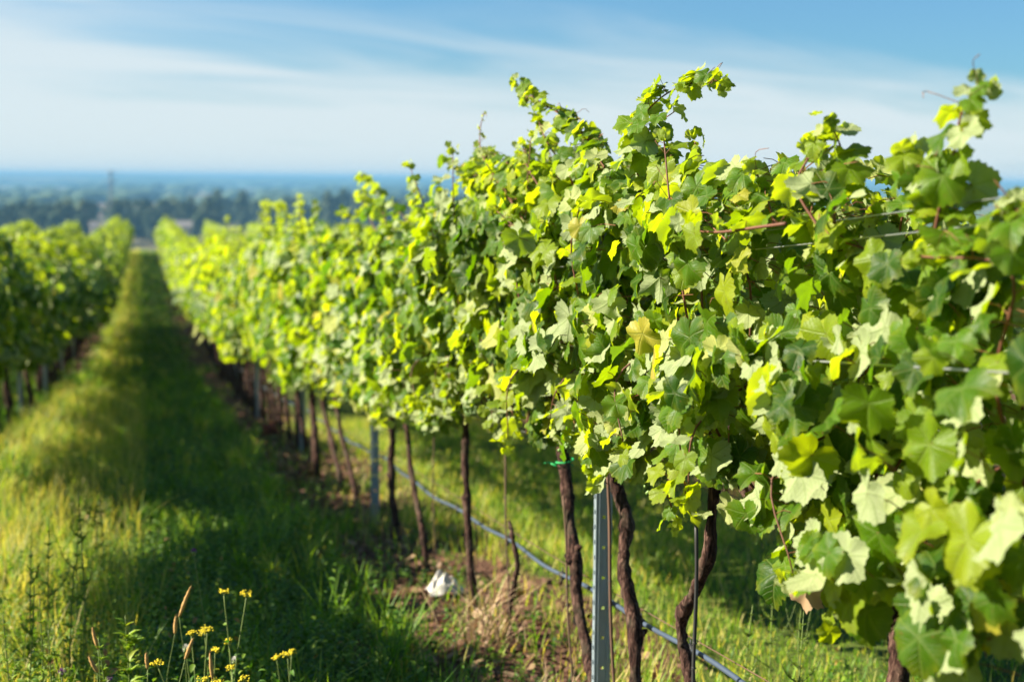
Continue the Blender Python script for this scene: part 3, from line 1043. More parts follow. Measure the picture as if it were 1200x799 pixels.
pm = post_mesh()
ORD = ['nearest blue-grey galvanised steel trellis post with a line of small holes', 'second galvanised steel post of the right row, beside slanting trunks',
       'third galvanised steel post of the right row, with a dark vine trunk behind it', 'fourth steel post of the right row, small and blurred',
       'fifth steel post of the right row, faint in shade']
px_s = [4.70, 9.90, 14.75, 20.9, 26.1] + [31.2 + 5.1 * i for i in range(15)]
for i, s in enumerate(px_s):
    o = bpy.data.objects.new('trellis_post', pm)
    COL.objects.link(o)
    o.location = (XR, s, G(XR, s))
    o.rotation_euler = (R_(random.uniform(-.6, .6)), R_(random.uniform(-.5, .5)) if i else 0, R_(-5 if i == 0 else random.uniform(-12, -2)))
    tag(o, ORD[i] if i < 5 else 'small distant steel post of the right row, past its fifth post', 'post', 'steel posts of the right vine row')
for x, a, grp, lab in [(XL, .6, 'steel posts of the left vine row', 'steel trellis post hidden among the vines of the row left of the lane'),
                       (XR2, 8.9, 'steel posts of the next row behind', 'steel trellis post of the next row behind the right row')]:
    s = a
    while s < (110 if x < 0 else 45):
        o = bpy.data.objects.new('trellis_post', pm)
        COL.objects.link(o)
        o.location = (x, s, G(x, s))
        o.rotation_euler = (0, R_(random.uniform(-.8, .8)), R_(random.uniform(-12, -2)))
        tag(o, lab, 'post', grp)
        s += 5.1

# ---------------------------------------------------------------- wires, hose, stakes
m_wire = simple('trellis_wire', (0.45, 0.46, 0.46), .35, .5, .8, var=.1)
m_rust = simple('rusty_wire', (0.13, 0.075, 0.05), .7, .3, .3)


def row_wire(x, h, r, mat, s0, s1, name, label, cat, sag=.012, post0=4.70, extra=None, group=None):
    ss = np.arange(s0, s1, .25 if s1 < 60 else .4)
    # taut between posts on the slope, sagging a little
    knots = np.array([post0 - 5.1] + px_s) if x == XR else np.arange(post0 - 10.2, 130, 5.1)
    base = np.interp(ss, knots, gz(np.full(len(knots), x), knots))
    fr = np.interp(ss, knots, np.arange(len(knots))) % 1.0
    z = base + h - sag * 4 * fr * (1 - fr)
    mb = MB()
    v, f3, f4 = tube(np.stack([np.full(len(ss), x) + .012 * np.sin(ss * .9), ss, z], -1), r, 6 if r > .004 else 4)
    mb.add(v, f3, f4)
    if extra: extra(mb, ss, z)
    o = mb.build(name, mat)
    return tag(o, label, cat, group)


row_wire(XR + .03, 1.02, .0016, m_wire, -.5, 112, 'trellis_wire', 'lowest fruiting wire of the right row, along the arms of the vines', 'wire')
row_wire(XR - .26, 1.425, .0026, m_wire, -.5, 112, 'trellis_wire', 'single silvery wire crossing the leaves at half canopy height, right row', 'wire', .006)
row_wire(XR - .17, 1.720, .0015, m_wire, -.5, 112, 'trellis_wire', 'upper strand of the twin wires near the top of the right row', 'wire', .006)
row_wire(XR - .18, 1.69, .0015, m_wire, -.5, 112, 'trellis_wire', 'lower strand of the twin wires near the top of the right row', 'wire', .02)
row_wire(XL + .04, 1.0, .0016, m_wire, 5, 60, 'trellis_wire', 'low wire of the row left of the lane', 'wire')
row_wire(XL + .04, 1.7, .0016, m_wire, 5, 60, 'trellis_wire', 'high wire of the row left of the lane', 'wire')
m_hose = simple('drip_hose', (0.055, 0.075, 0.11), .38, .5, var=.3, scale=8)
m_fit = simple('hose_fitting', (0.03, 0.03, 0.03), .5)


hb = MB()
ss = np.arange(-.5, 60, .12)
knots = np.array([-.4] + px_s)
hz_ = np.interp(ss, knots, gz(np.full(len(knots), XR), knots)) + .485 - .03 * np.sin(PI * (np.interp(ss, knots, np.arange(len(knots))) % 1)) + .008 * np.sin(ss * 5.3)
hx = XR + .055 + .012 * np.sin(ss * 2.1)
hose = empty('irrigation_hose', (XR, 4.7, G(XR, 4.7)))
tag(hose, 'blue-grey drip irrigation hose sagging along the right row at knee height', 'hose')
o0 = np.array(hose.location)
v, f3, f4 = tube(np.stack([hx, ss, hz_], -1) - o0, .0085, 8)
hb.add(v, f3, f4)
hb.build('pipe', m_hose, hose)
for sfit in (4.02, 4.45, 5.35, 6.3, 7.4, 8.6, 9.7, 10.9, 12.1):
    z = np.interp(sfit, ss, hz_); xx = np.interp(sfit, ss, hx)
    mb = MB()
    c0 = np.array([xx, sfit, z]) - o0
    v, f3, f4 = tube([c0 - [0, .022, 0], c0, c0 + [0, .022, 0]], [.012, .015, .012], 7)
    mb.add(v, f3, f4)
    v, f3, f4 = tube([c0, c0 + [-.004, 0, -.03]], [.006, .004], 5)
    mb.add(v, f3, f4)
    v, f3, f4 = tube([c0 + [0, 0, .01], c0 + [0, .004, .03]], [.003, .003], 4)
    mb.add(v, f3, f4)
    mb.build('dripper', m_fit, hose)
row_wire(XR + .055, .525, .0020, m_rust, -.5, 60, 'support_wire', 'thin rusty wire that carries the drip hose along the right row', 'wire', .002)


def stake(x, s, z1, lean, r, mat, label, name='stake'):
    z0 = G(x, s)
    o = empty(name, (x, s, z0))
    tag(o, label, name.replace('_', ' '))
    mb = MB()
    k = 14
    t = np.linspace(0, 1, k)
    P = np.stack([.004 * np.sin(t * 9) + lean[0] * t, lean[1] * t + .004 * np.sin(t * 7), -.06 + (z1 - z0 + .06) * t], -1)
    v, f3, f4 = tube(P, r, 6, .15, rng)
    mb.add(v, f3, f4)
    mb.build('rod', mat, o)
    mb = MB()                         # tie round the rod
    for zt in (.55, .62):
        i = int(zt * (k - 1))
        v, f3, f4 = tube(P[i] + np.array([[-.006, 0, 0], [0, .008, .002], [.008, 0, .004], [0, -.008, .006], [-.006, 0, .008]]), .002, 4)
        mb.add(v, f3, f4)
    mb.build('tie', m_fit, o)


m_stakew = simple('stake_wood', (0.12, 0.075, 0.045), .8)
stake(XR - .06, 3.66, .55, (0, .04), .0055, m_fit, 'thin black cord hanging straight beside the elbow bent vine trunk', 'training_cord')
stake(XR - .05, 4.37, .55, (0, .17), .0055, m_rust, 'thin rusty rod along the swollen trunk right of the nearest post')
stake(XR, 6.02, .50, (0, .16), .0045, m_stakew, 'slim brown rod holding the young vine upright')
stake(XR + .02, 7.85, .30, (0, .05), .0035, m_stakew, 'very thin pale rod between the second post and the upright trunk')
stake(XR - .03, 4.92, .3, (0, .2), .004, m_stakew, 'thin twig-like rod leaning on the sturdy trunk with green ribbon')

# ---------------------------------------------------------------- grass and other ground plants
def blade_material(name, stops, trans, tmix=.35):
    m, nt, out = new_mat(name)
    ti = nt.attr('tint').outputs['Fac']
    c = nt.ramp(ti, stops)
    p = bsdf(nt, c, .55, .35)
    tr = nt.new('ShaderNodeBsdfTranslucent')
    nt.link(nt.mix(1.0, c, trans, 'MULTIPLY'), tr.inputs[0])
    mx = nt.new('ShaderNodeMixShader')
    mx.inputs[0].default_value = tmix
    nt.link(p, mx.inputs[1]); nt.link(tr.outputs[0], mx.inputs[2])
    nt.link(mx.outputs[0], out.inputs[0])
    return m


m_grass = blade_material('grass', [(0, (0.012, 0.036, 0.005)), (.35, (0.050, 0.150, 0.006)), (.62, (0.20, 0.34, 0.015)), (.8, (0.44, 0.40, 0.10)), (1, (0.60, 0.48, 0.20))], (2.1, 2.0, .7), .40)
m_herb = blade_material('herb_leaf', [(0, (0.014, 0.046, 0.008)), (.5, (0.060, 0.150, 0.010)), (.85, (0.24, 0.34, 0.030)), (1, (0.30, 0.15, 0.06))], (2.0, 2.0, .8), .3)


def blades(mb, x, y, L, w, tint, rg, lean=.45, segs=3):
    n = len(x)
    z = gz(x, y)
    az = rg.uniform(0, 2 * PI, n)
    d = np.stack([np.cos(az), np.sin(az), np.zeros(n)], -1)
    sd2 = np.stack([-np.sin(az), np.cos(az), np.zeros(n)], -1)
    le = np.abs(rg.normal(lean, .25, n))
    V = []
    for i in range(segs):
        t = i / segs
        c = np.stack([x, y, z - .005], -1) + L[:, None] * (d * (le * t ** 1.8)[:, None] + np.array([0, 0, 1.]) * (t * (1 - .25 * le * t))[:, None])
        ww = (w * (1 - .55 * t))[:, None]
        V += [c - sd2 * ww, c + sd2 * ww]
    tipp = np.stack([x, y, z], -1) + L[:, None] * (d * le[:, None] + np.array([0, 0, 1.]) * (1 - .25 * le)[:, None])
    V.append(tipp)
    V = np.stack(V, 1)
    k = 2 * segs + 1
    f4 = np.array([(2 * i, 2 * i + 1, 2 * i + 3, 2 * i + 2) for i in range(segs - 1)])
    f3 = np.array([(2 * segs - 2, 2 * segs - 1, 2 * segs)])
    off = (np.arange(n) * k)[:, None, None]
    mb.add(V.reshape(-1, 3), (f3[None] + off).reshape(-1, 3), (f4[None] + off).reshape(-1, 4), 0, np.repeat(tint, k))


def rowdist(x):
    p = (x - XR) / 3.3
    return np.abs(p - np.round(p)) * 3.3


def scatter(n, x0, x1, y0, y1, rg, pw=1.0):
    x = rg.uniform(x0, x1, n)
    y = y0 + (y1 - y0) * rg.random(n) ** pw
    return x, y


grass = MB()
rg = np.random.default_rng(9)
for (n, x0, x1, y0, y1, pw, ls, ws) in [(120000, -3.6, 1.9, 3.6, 17, 1.35, 1.0, 1.0), (70000, -5.5, 1.9, 17, 60, 1.5, 1.25, 2.6), (20000, -5, 2, 60, 118, 1, 1.6, 7),
                                         (85000, 1.3, 6.5, 2.4, 20, 1.2, 1.0, 1.15), (16000, 4, 10, 10, 45, 1, 1.4, 2.6)]:
    x, y = scatter(n, x0, x1, y0, y1, rg, pw)
    rd = rowdist(x)
    patch = pn(x * 2.1 + 3, y * 1.3, x + y)
    keep = rg.random(n) < np.clip((rd - .22 + .32 * patch) / .45, .06, 1)
    keep &= rg.random(n) < np.clip(.75 + .6 * pn(x * 5, y * 4, 1.0), .3, 1)
    x, y, rd, patch = x[keep], y[keep], rd[keep], patch[keep]
    m = len(x)
    strip = np.exp(-((x + .72 + .1 * np.sin(y * .9)) / .42) ** 2)     # the drier, taller strip at the left of the lane
    L = (.05 + .14 * rg.random(m) ** 1.6 + .07 * patch * (1 + pn(x * 7, y * 6, 2)) + .13 * strip * rg.random(m)) * ls * np.where(x > XR + .3, .8, 1)
    L = np.clip(L, .03, .5)
    w = rg.uniform(.0016, .0038, m) * ws
    ti = np.clip(rg.normal(.38, .17, m) + .32 * strip * (rg.random(m) < .75) + np.where(x > XR - .1, .26, 0) - .10 * ((x > -.15) & (x < 1.0)) + .08 * patch, 0, 1)  # blades in the lane's middle tinted darker to deepen the left row's shade
    dryb = rg.random(m) < .04 + .42 * strip * (.6 + .8 * pn(x * 3, y * 1.7, 9))
    ti = np.where(dryb, rg.uniform(.75, 1, m), ti)
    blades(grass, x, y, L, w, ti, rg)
# scruffy tufts of taller, broader grass
nt_ = 900
tx, ty = scatter(nt_, -2.2, 1.1, 4.2, 30, rg, 1.3)
k_ = 26
x = np.repeat(tx, k_) + rg.normal(0, .035, nt_ * k_); y = np.repeat(ty, k_) + rg.normal(0, .035, nt_ * k_)
Lt = np.repeat(rg.uniform(.14, .36, nt_), k_) * rg.uniform(.5, 1.1, nt_ * k_)
blades(grass, x, y, Lt, rg.uniform(.0022, .0045, nt_ * k_) * (1 + y * .04), np.clip(np.repeat(rg.normal(.50, .14, nt_), k_) + rg.normal(0, .07, nt_ * k_), 0, 1), rg, .6, 4)
# longer seeding stalks in the dry strip
x, y = scatter(5200, -1.45, -.05, 5, 26, rg, 1.2)
blades(grass, x, y, rg.uniform(.22, .48, len(x)), rg.uniform(.0012, .0025, len(x)), rg.uniform(.68, 1, len(x)), rg, .3)
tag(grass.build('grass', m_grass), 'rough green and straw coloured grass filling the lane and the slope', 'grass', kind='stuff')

# broad-leaved ground cover
herbP = []
for k in range(5):
    r_ = random.Random(k + 60)
    wd = r_.uniform(.32, .6)
    t = np.array([.0, .3, .65, 1.0])
    wv = np.array([.04, wd * .5, wd * .42, 0])
    cz_ = np.array([0, .06, .03, -.12]) * r_.uniform(.5, 2)
    V = [(-wv[0], 0, 0), (wv[0], 0, 0)]
    for a in (1, 2): V += [(-wv[a], t[a], cz_[a] + .08), (0, t[a], cz_[a]), (wv[a], t[a], cz_[a] + .08)]
    V.append((0, 1, cz_[3]))
    V = np.array(V, float)
    f3 = np.array([(0, 3, 2), (0, 1, 3), (1, 4, 3), (5, 6, 8), (6, 7, 8)])
    f4 = np.array([(2, 3, 6, 5), (3, 4, 7, 6)])
    herbP.append((V, f3, f4, np.zeros((len(V), 3))))


def add_herb(mb, n, x0, x1, y0, y1, rg, hmax, size, dens_fn=None, pw=1.2, tint0=.4):
    """clumps of leafy stems"""
    x, y = scatter(n, x0, x1, y0, y1, rg, pw)
    if dens_fn is not None:
        k = rg.random(n) < dens_fn(x, y)
        x, y = x[k], y[k]
    m = len(x)
    H = hmax * (.35 + .65 * rg.random(m))
    nl = 9
    X_ = np.repeat(x, nl); Y_ = np.repeat(y, nl); H_ = np.repeat(H, nl)
    t = np.tile((np.arange(nl) + .8) / nl, m)
    az = rg.uniform(0, 2 * PI, m * nl)
    lx = np.repeat(rg.normal(0, .12, m), nl) * H_ * t; ly = np.repeat(rg.normal(0, .12, m), nl) * H_ * t
    pos = np.stack([X_ + lx, Y_ + ly, gz(X_, Y_) + H_ * t], -1)
    d = np.stack([np.cos(az), np.sin(az), rg.uniform(.0, .7, m * nl)], -1)
    nr = np.stack([-d[:, 0] * .4, -d[:, 1] * .4, np.ones(m * nl)], -1) + rg.normal(0, .25, (m * nl, 3))
    S = np.repeat(rg.uniform(size[0], size[1], m), nl) * (1 - .45 * t)
    add_leaves(mb, herbP, pos, nr, d, S, np.clip(np.repeat(rg.normal(tint0, .14, m), nl) + rg.normal(0, .08, m * nl), 0, 1), rg)
    return x, y, H


cover = MB()
rg = np.random.default_rng(12)
lane_d = lambda x, y: np.clip(.35 + .9 * pn(x * 2.6, y * 2.0, 2.0) + .4 * ((x > -.4) & (x < .9)) - .9 * (x > .95 + .25 * pn(x * 3, y * 2.2, 4)), 0, 1)
add_herb(cover, 9000, -2.2, 1.5, 3.9, 12, rg, .22, (.025, .065), lane_d, 1.3, .5)
add_herb(cover, 5500, -3.2, 1.4, 12, 34, rg, .26, (.045, .09), lane_d, 1.3, .5)
add_herb(cover, 700, .9, 1.8, 3.8, 12, rg, .11, (.02, .045), lambda x, y: np.clip(.5 + pn(x * 5, y * 3, 1), 0, 1), 1.3, .55)
add_herb(cover, 2000, 1.8, 5.2, 2.6, 12, rg, .11, (.02, .045), lambda x, y: np.clip(.2 + .9 * pn(x * 3, y * 2, 1), 0, 1), 1.3, .6)
add_herb(cover, 2600, -1.9, .35, 4.0, 7.5, rg, .36, (.03, .06), lambda x, y: np.clip(.25 + 1.2 * pn(x * 2.2, y * 2.4, 6.0), 0, 1), 1.2, .66)
add_herb(cover, 1500, -.3, 1.1, 5.0, 16, rg, .34, (.03, .07), lambda x, y: np.clip(-.1 + 1.3 * pn(x * 2.0, y * 1.7, 1.0), 0, 1), 1.2, .5)
tag(cover.build('ground_cover', m_herb), 'low broad-leaved weeds covering the shaded lane', 'weeds', kind='stuff')

# clods and dead leaves under the row
m_clod = simple('soil_clod', (0.11, 0.062, 0.042), .95, .1, var=.5, scale=30, bs=.5)
m_dead = blade_material('dead_leaf', [(0, (0.08, 0.032, 0.018)), (.6, (0.17, 0.085, 0.045)), (1, (0.34, 0.23, 0.13))], (1.2, 1, .8), .2)
cl_ = MB()
rg = np.random.default_rng(14)
for i in range(3200):
    x = XR + rg.normal(-.2, .36); y = 3.6 + 16 * rg.random() ** 1.4
    r = rg.uniform(.006, .028)
    v = ICO1[0] * (1 + .45 * (rg.random((len(ICO1[0]), 1)) - .5)) * [r * rg.uniform(.7, 1.5), r * rg.uniform(.7, 1.5), r * .7] + [x, y, G(x, y) + r * .2]
    cl_.add(v, ICO1[1])
tag(cl_.build('soil_clods', m_clod), 'crumbly brown soil clods lying under the right row', 'soil', kind='stuff')
dl = MB()
n = 1500
x = XR + rg.normal(-.2, .38, n); y = 3.6 + 15 * rg.random(n) ** 1.3
add_leaves(dl, P_LOW, np.stack([x, y, gz(x, y) + rg.uniform(.005, .035, n)], -1), np.array([0, 0, 1.]) + rg.normal(0, .4, (n, 3)), rg.normal(0, 1, (n, 3)), rg.uniform(.02, .05, n), rg.random(n), rg)
tag(dl.build('fallen_leaves', m_dead), 'dry brown leaves fallen on the soil under the right row', 'fallen leaves', kind='stuff')

# straw clump round the young vine
m_straw = blade_material('straw', [(0, (0.30, 0.17, 0.09)), (1, (0.60, 0.45, 0.27))], (1.2, 1.1, .8), .2)
st_ = MB()
n = 90
x = XR - .12 + rg.normal(0, .07, n); y = 6.0 + rg.normal(0, .13, n)
blades(st_, x, y, rg.uniform(.12, .42, n), rg.uniform(.0018, .0045, n), rg.random(n), rg, .75, 5)
tag(st_.build('dry_grass_tuft', m_straw), 'tuft of bleached arching dry grass at the foot of the young vine', 'grass tuft')
for (sx_, sy_, lab) in [(XR - .05, 9.75, 'small brown dry tuft at the foot of the second steel post'), (XR - .1, 4.95, 'sparse dry stalks at the foot of the sturdy trunk with green ribbon')]:
    t2 = MB()
    n = 45
    blades(t2, sx_ + rg.normal(0, .07, n), sy_ + rg.normal(0, .1, n), rg.uniform(.08, .3, n), rg.uniform(.0015, .0035, n), rg.random(n) * .8, rg, .6, 4)
    tag(t2.build('dry_grass_tuft', m_straw), lab, 'grass tuft')


# ------------------------------------------------ single plants in the foreground
m_stem = simple('green_stem', (0.14, 0.19, 0.05), .6, .3)
m_fox = simple('foxtail_spike', (0.42, 0.25, 0.09), .8, .2, var=.3, scale=60)
m_yel = simple('yellow_floret', (0.78, 0.62, 0.03), .7, .2, var=.2, scale=80)
m_purple = simple('purple_floret', (0.30, 0.08, 0.34), .7, .2)
m_white = simple('seed_down', (0.75, 0.73, 0.66), .9, .1)


def at(px, py, depth):
    """world point seen at a pixel of the photograph at a given depth along the view"""
    d = cam.matrix_world.to_3x3() @ Vector(((px - 600) / 1666.7, -(py - 399.5) / 1666.7, -1.0))
    return CAM + d * depth


def stem_to(parent, mb, p1, base, r=(.003, .0018), bend=.03, rg=None):
    """curved stem from the ground point to p1 (both relative to the parent)"""
    mid = (np.array(base) + np.array(p1)) / 2 + np.array([rg.normal(0, bend), rg.normal(0, bend), 0])
    path = smooth_path([base, mid, p1], 12)
    v, f3, f4 = tube(path, np.linspace(r[0], r[1], 12), 5)
    mb.add(v, f3, f4)
    return path


def base_under(p, rg, spread=.05):
    x, y = p[0] + rg.normal(0, spread), p[1] + rg.normal(0, spread)
    return Vector((x, y, G(x, y)))


def yellow_plant(tips, depth, label, seed):
    rg = np.random.default_rng(seed)
    T = [at(a, b, depth + rg.normal(0, .05)) for a, b, _ in tips]
    mx_ = sum((t.x for t in T)) / len(T); my_ = sum((t.y for t in T)) / len(T)
    B = Vector((mx_ + .02, my_ - .02, G(mx_, my_)))
    root = empty('yellow_wildflower', B)
    tag(root, label, 'wildflower', 'yellow flowered plants in the foreground')
    sb = MB()
    leaves = MB()
    for (a, b, r), t in zip(tips, T):
        p1 = np.array(t - B)
        path = stem_to(root, sb, p1, (rg.normal(0, .01), rg.normal(0, .01), 0), bend=.02, rg=rg)
        fb = MB()
        for j in range(9):             # rays of the flower head, each with florets
            an = rg.uniform(0, 2 * PI); rr = r * rg.uniform(.25, 1)
            q = p1 + np.array([rr * math.cos(an), rr * math.sin(an), r * rg.uniform(.05, .45)])
            v, f3, f4 = tube([p1 - [0, 0, r * .5], q], [.0009, .0007], 3)
            sb.add(v, f3, f4)
            for _ in range(5):
                fb.add(ICO1[0] * rg.uniform(.0018, .0036) * [1, 1, .7] + q + rg.normal(0, .0038, 3), ICO1[1])
        fb.build('flower_head', m_yel, root)
        k = 5
        idx = rg.integers(2, 10, k)
        add_leaves(leaves, herbP, path[idx], np.array([0, 0, 1.]) + rg.normal(0, .5, (k, 3)), rg.normal(0, 1, (k, 3)) + [0, 0, .5], rg.uniform(.02, .05, k), rg.uniform(.3, .7, k), rg)
    sb.build('stem', m_stem, root)
    leaves.build('leaf_blades', m_herb, root)


yellow_plant([(262, 694, .020), (289, 697, .020), (240, 742, .022), (252, 762, .016), (268, 752, .012)], 4.6, 'tallest yellow wildflower, with two flat heads side by side on pale green stems', 1)
yellow_plant([(243, 738, .018), (224, 742, .012), (184, 778, .020), (236, 798, .018)], 4.5, 'yellow wildflower with a crowded golden head, among brown foxtail spikes', 2)
yellow_plant([(272, 783, .018), (286, 797, .014), (255, 799, .014)], 4.4, 'low yellow wildflower below the two tall flat flower heads', 3)
yellow_plant([(337, 768, .017), (324, 770, .007), (342, 764, .010)], 4.7, 'small yellow wildflower standing alone to the right of the other yellow ones', 4)


def foxtail(x0, y0, x1, y1, depth, label, seed):
    rg = np.random.default_rng(seed)
    a = at(x0, y0, depth); b = at(x1, y1, depth)
    B = base_under(b, rg, .04)
    root = empty('foxtail_grass', B)
    tag(root, label, 'foxtail grass', 'brown foxtail grasses in the foreground')
    pa, pb = np.array(a - B), np.array(b - B)
    sb = MB()
    stem_to(root, sb, pb, (0, 0, 0), (.002, .0013), .02, rg)
    sb.build('stem', m_stem, root)
    mb = MB()
    t = np.linspace(0, 1, 12)
    path = pb + (pa - pb) * t[:, None]
    r = .0062 * np.sin(PI * (.12 + .83 * t)) ** .6
    v, f3, f4 = tube(path, r, 8, .35, rg)
    mb.add(v, f3, f4)
    for _ in range(110):               # bristles
        q = path[rg.integers(0, 12)] + rg.normal(0, .0015, 3)
        d = unit(rg.normal(0, 1, 3)) * .8 + unit(pa - pb)
        e = q + d * rg.uniform(.006, .011)
        w_ = np.cross(unit(d), [0, 0, 1]) * .0004
        mb.add([q - w_, q + w_, e], [(0, 1, 2)])
    mb.build('seed_spike', m_fox, root)
    lb = MB()
    for _ in range(3):
        az = rg.uniform(0, 6.28)
        p = [(0, 0, .02), (.05 * math.cos(az), .05 * math.sin(az), .16), (.13 * math.cos(az), .13 * math.sin(az), .2)]
        pp = smooth_path(p, 7)
        s_ = np.array([-math.sin(az), math.cos(az), 0]) * .003
        wv = np.linspace(1, .05, 7)[:, None]
        V = np.concatenate([pp - s_ * wv, pp + s_ * wv])
        lb.add(V, None, [(i, i + 1, i + 8, i + 7) for i in range(6)], 0, rg.uniform(.3, .6))
    lb.build('leaf_blades', m_grass, root)


for i, (a, b, c_, d_, dep, lab) in enumerate([
    (223, 688, 210, 722, 4.6, 'tallest brown foxtail grass spike, leaning right over the shaded weeds'),
    (206, 722, 205, 742, 4.7, 'short upright foxtail spike directly below the tallest one'),
    (226, 748, 217, 772, 4.4, 'foxtail grass spike leaning right beside a white seed ball'),
    (108, 735, 115, 760, 4.5, 'foxtail grass spike leaning left, leftmost of the upper ones'),
    (104, 769, 114, 787, 4.4, 'foxtail grass spike lowest at the left, near a purple thistle'),
    (171, 765, 173, 783, 4.4, 'small upright foxtail spike above the low yellow head at the left'),
    (246, 765, 249, 795, 4.3, 'stout foxtail spike rising in front of the crowded yellow heads')]):
    foxtail(a, b, c_, d_, dep, lab, 20 + i)


def tall_weed(x, y, H, seed, label, group, nl=46, ls=.05, lean=(0, 0), branch=0, mat=None, wide=1.0):
    rg = np.random.default_rng(seed)
    root = empty('tall_weed', (x, y, G(x, y)))
    tag(root, label, 'weed', group)
    sb, lb = MB(), MB()
    path = smooth_path([(0, 0, 0), (lean[0] * .4 + rg.normal(0, .01), lean[1] * .4, H * .5), (lean[0], lean[1], H)], 14)
    v, f3, f4 = tube(path, np.linspace(.004, .0015, 14), 5)
    sb.add(v, f3, f4)
    pts = [(path, 1.0)]
    for b in range(branch):
        t = rg.uniform(.3, .85); j = int(t * 13)
        az = rg.uniform(0, 6.28); L = H * rg.uniform(.2, .4) * (1.1 - t)
        q = smooth_path([path[j], path[j] + [L * .5 * math.cos(az), L * .5 * math.sin(az), L * .4], path[j] + [L * .8 * math.cos(az), L * .8 * math.sin(az), L]], 10)
        v, f3, f4 = tube(q, np.linspace(.0018, .0008, 10), 4)
        sb.add(v, f3, f4)
        pts.append((q, .45))
    for q, f in pts:
        k = int(nl * (f if f == 1 else .5))
        t = rg.uniform(.12, 1, k)
        j = (t * (len(q) - 1)).astype(int)
        az = np.arange(k) * 2.4 + rg.normal(0, .3, k)
        d = np.stack([np.cos(az), np.sin(az), rg.uniform(-.2, 1.5, k)], -1)
        nr = np.stack([-d[:, 0], -d[:, 1], np.full(k, 1.2)], -1)
        V = [(a * [wide * .45, 1, 1], b_, c_, e) for a, b_, c_, e in herbP]
        add_leaves(lb, V, q[j], nr, d, ls * f ** .5 * (1.15 - .6 * t) * rg.uniform(.7, 1.2, k), rg.normal(.72, .12, k), rg)
    sb.build('stem', m_stem, root)
    lb.build('leaves', m_herb, root)
    return root


rg = np.random.default_rng(31)
WG = 'tall weeds at the left of the lane'
spots = [(95, 575, 610, 5.4), (88, 590, 0, 5.8), (50, 610, 0, 5.6), (28, 640, 0, 5.2), (75, 660, 0, 5.0), (20, 690, 0, 4.8), (118, 525, 0, 7.4), (110, 520, 0, 7.8), (40, 700, 0, 4.7), (60, 735, 0, 4.6), (8, 720, 0, 4.6), (98, 720, 0, 4.9), (150, 716, 0, 4.6), (130, 745, 0, 4.5)]
WL = ['tallest slender weed at the left of the lane, its tip over the shadow edge', 'tall slender weed just behind the tallest one at the left', 'slender weed in the sunlit grass left of the tallest one', 'slender weed in the dry grass near the left picture edge, behind the lower ones',
      'middle weed in front of the tallest one', 'low weed at the left edge, right of the lowest one', 'dark weed in the lane shadow behind the tallest weed', 'farther dark weed in the lane shadow, last of the tall weeds',
      'short weed above the leftmost foxtail spike, one of a close pair', 'shortest weed of the close pair left of the foxtail spikes', 'weed touching the left picture edge, lowest of the tall weeds', 'leafy weed right over the leftmost foxtail spike', '', 'small weed between the foxtail spikes and the reddish stemmed weed']
for i, (px, py, _, dep) in enumerate(spots):
    p = at(px, py, dep)
    H = max(.25, p.z - G(p.x, p.y))
    wl = i == 12
    tall_weed(p.x, p.y, H, 500 + i, 'bright broad-leaved weed with a reddish stem beside the foxtail spikes' if wl else WL[i], 'broad-leaved weed' if wl else WG, nl=64, ls=.075 if wl else .042, lean=(rg.normal(0, .03), rg.normal(0, .03)), branch=2, wide=1.5 if wl else 1.0)
# feathery weeds behind the row at the right
for i, (px, py, x_, lab) in enumerate([(905, 662, 2.2, 'feathery branching weed, taller, behind the row below the leaves at right'), (945, 655, 2.3, 'feathery weed standing close to the dangling pale dry leaf'), (880, 712, 2.0, 'lower feathery weed left of the taller one behind the row'), (940, 720, 1.9, 'short feathery weed with a brown stem at the foot of the row')]):
    d = at(px, py, 1.0) - CAM
    p = CAM + d * (x_ / d.x)
    tall_weed(p.x, p.y, max(.3, p.z - G(p.x, p.y)), 540 + i, lab, 'feathery weeds behind the row', nl=90, ls=.026, lean=(.02, .03), branch=9, wide=.55)


def thistle(px, py, dep, mat, label, seed, cat='thistle'):
    rg = np.random.default_rng(seed)
    p = at(px, py, dep)
    B = base_under(p, rg, .03)
    root = empty(cat, B)
    tag(root, label, cat)
    sb, lb, hb_ = MB(), MB(), MB()
    p1 = np.array(p - B)
    path = stem_to(root, sb, p1, (0, 0, 0), (.003, .002), .015, rg)
    k = 12
    idx = rg.integers(1, 10, k)
    add_leaves(lb, herbP, path[idx], np.array([0, 0, 1.]) + rg.normal(0, .4, (k, 3)), rg.normal(0, 1, (k, 3)) + [0, 0, .6], rg.uniform(.04, .08, k), rg.uniform(.2, .5, k), rg)
    sb.add(ICO2[0] * [.008, .008, .010] + p1, ICO2[1])
    for _ in range(60):
        d = unit(rg.normal(0, 1, 3) + [0, 0, 1.2])
        q = p1 + [0, 0, .006]
        w_ = np.cross(d, rg.normal(0, 1, 3)); w_ = unit(w_) * .0007
        hb_.add([q - w_, q + w_, q + d * .014 + w_ * .5, q + d * .014 - w_ * .5], None, [(0, 1, 2, 3)])
    sb.build('stem', m_stem, root); lb.build('leaves', m_herb, root); hb_.build('flower_head', mat, root)


thistle(72, 789, 4.5, m_purple, 'purple thistle head low at the left bottom', 1)
thistle(128, 799, 4.4, m_purple, 'purple thistle head touching the bottom edge of the picture', 2)
thistle(227, 648, 5.2, m_purple, 'small purple thistle standing in the lane shadow', 3)
thistle(218, 761, 4.5, m_white, 'round white seed head beside a foxtail spike', 4, 'seed_head')
thistle(275, 775, 4.8, m_white, 'pale tuft of down behind the yellow flowers', 5, 'seed_head')

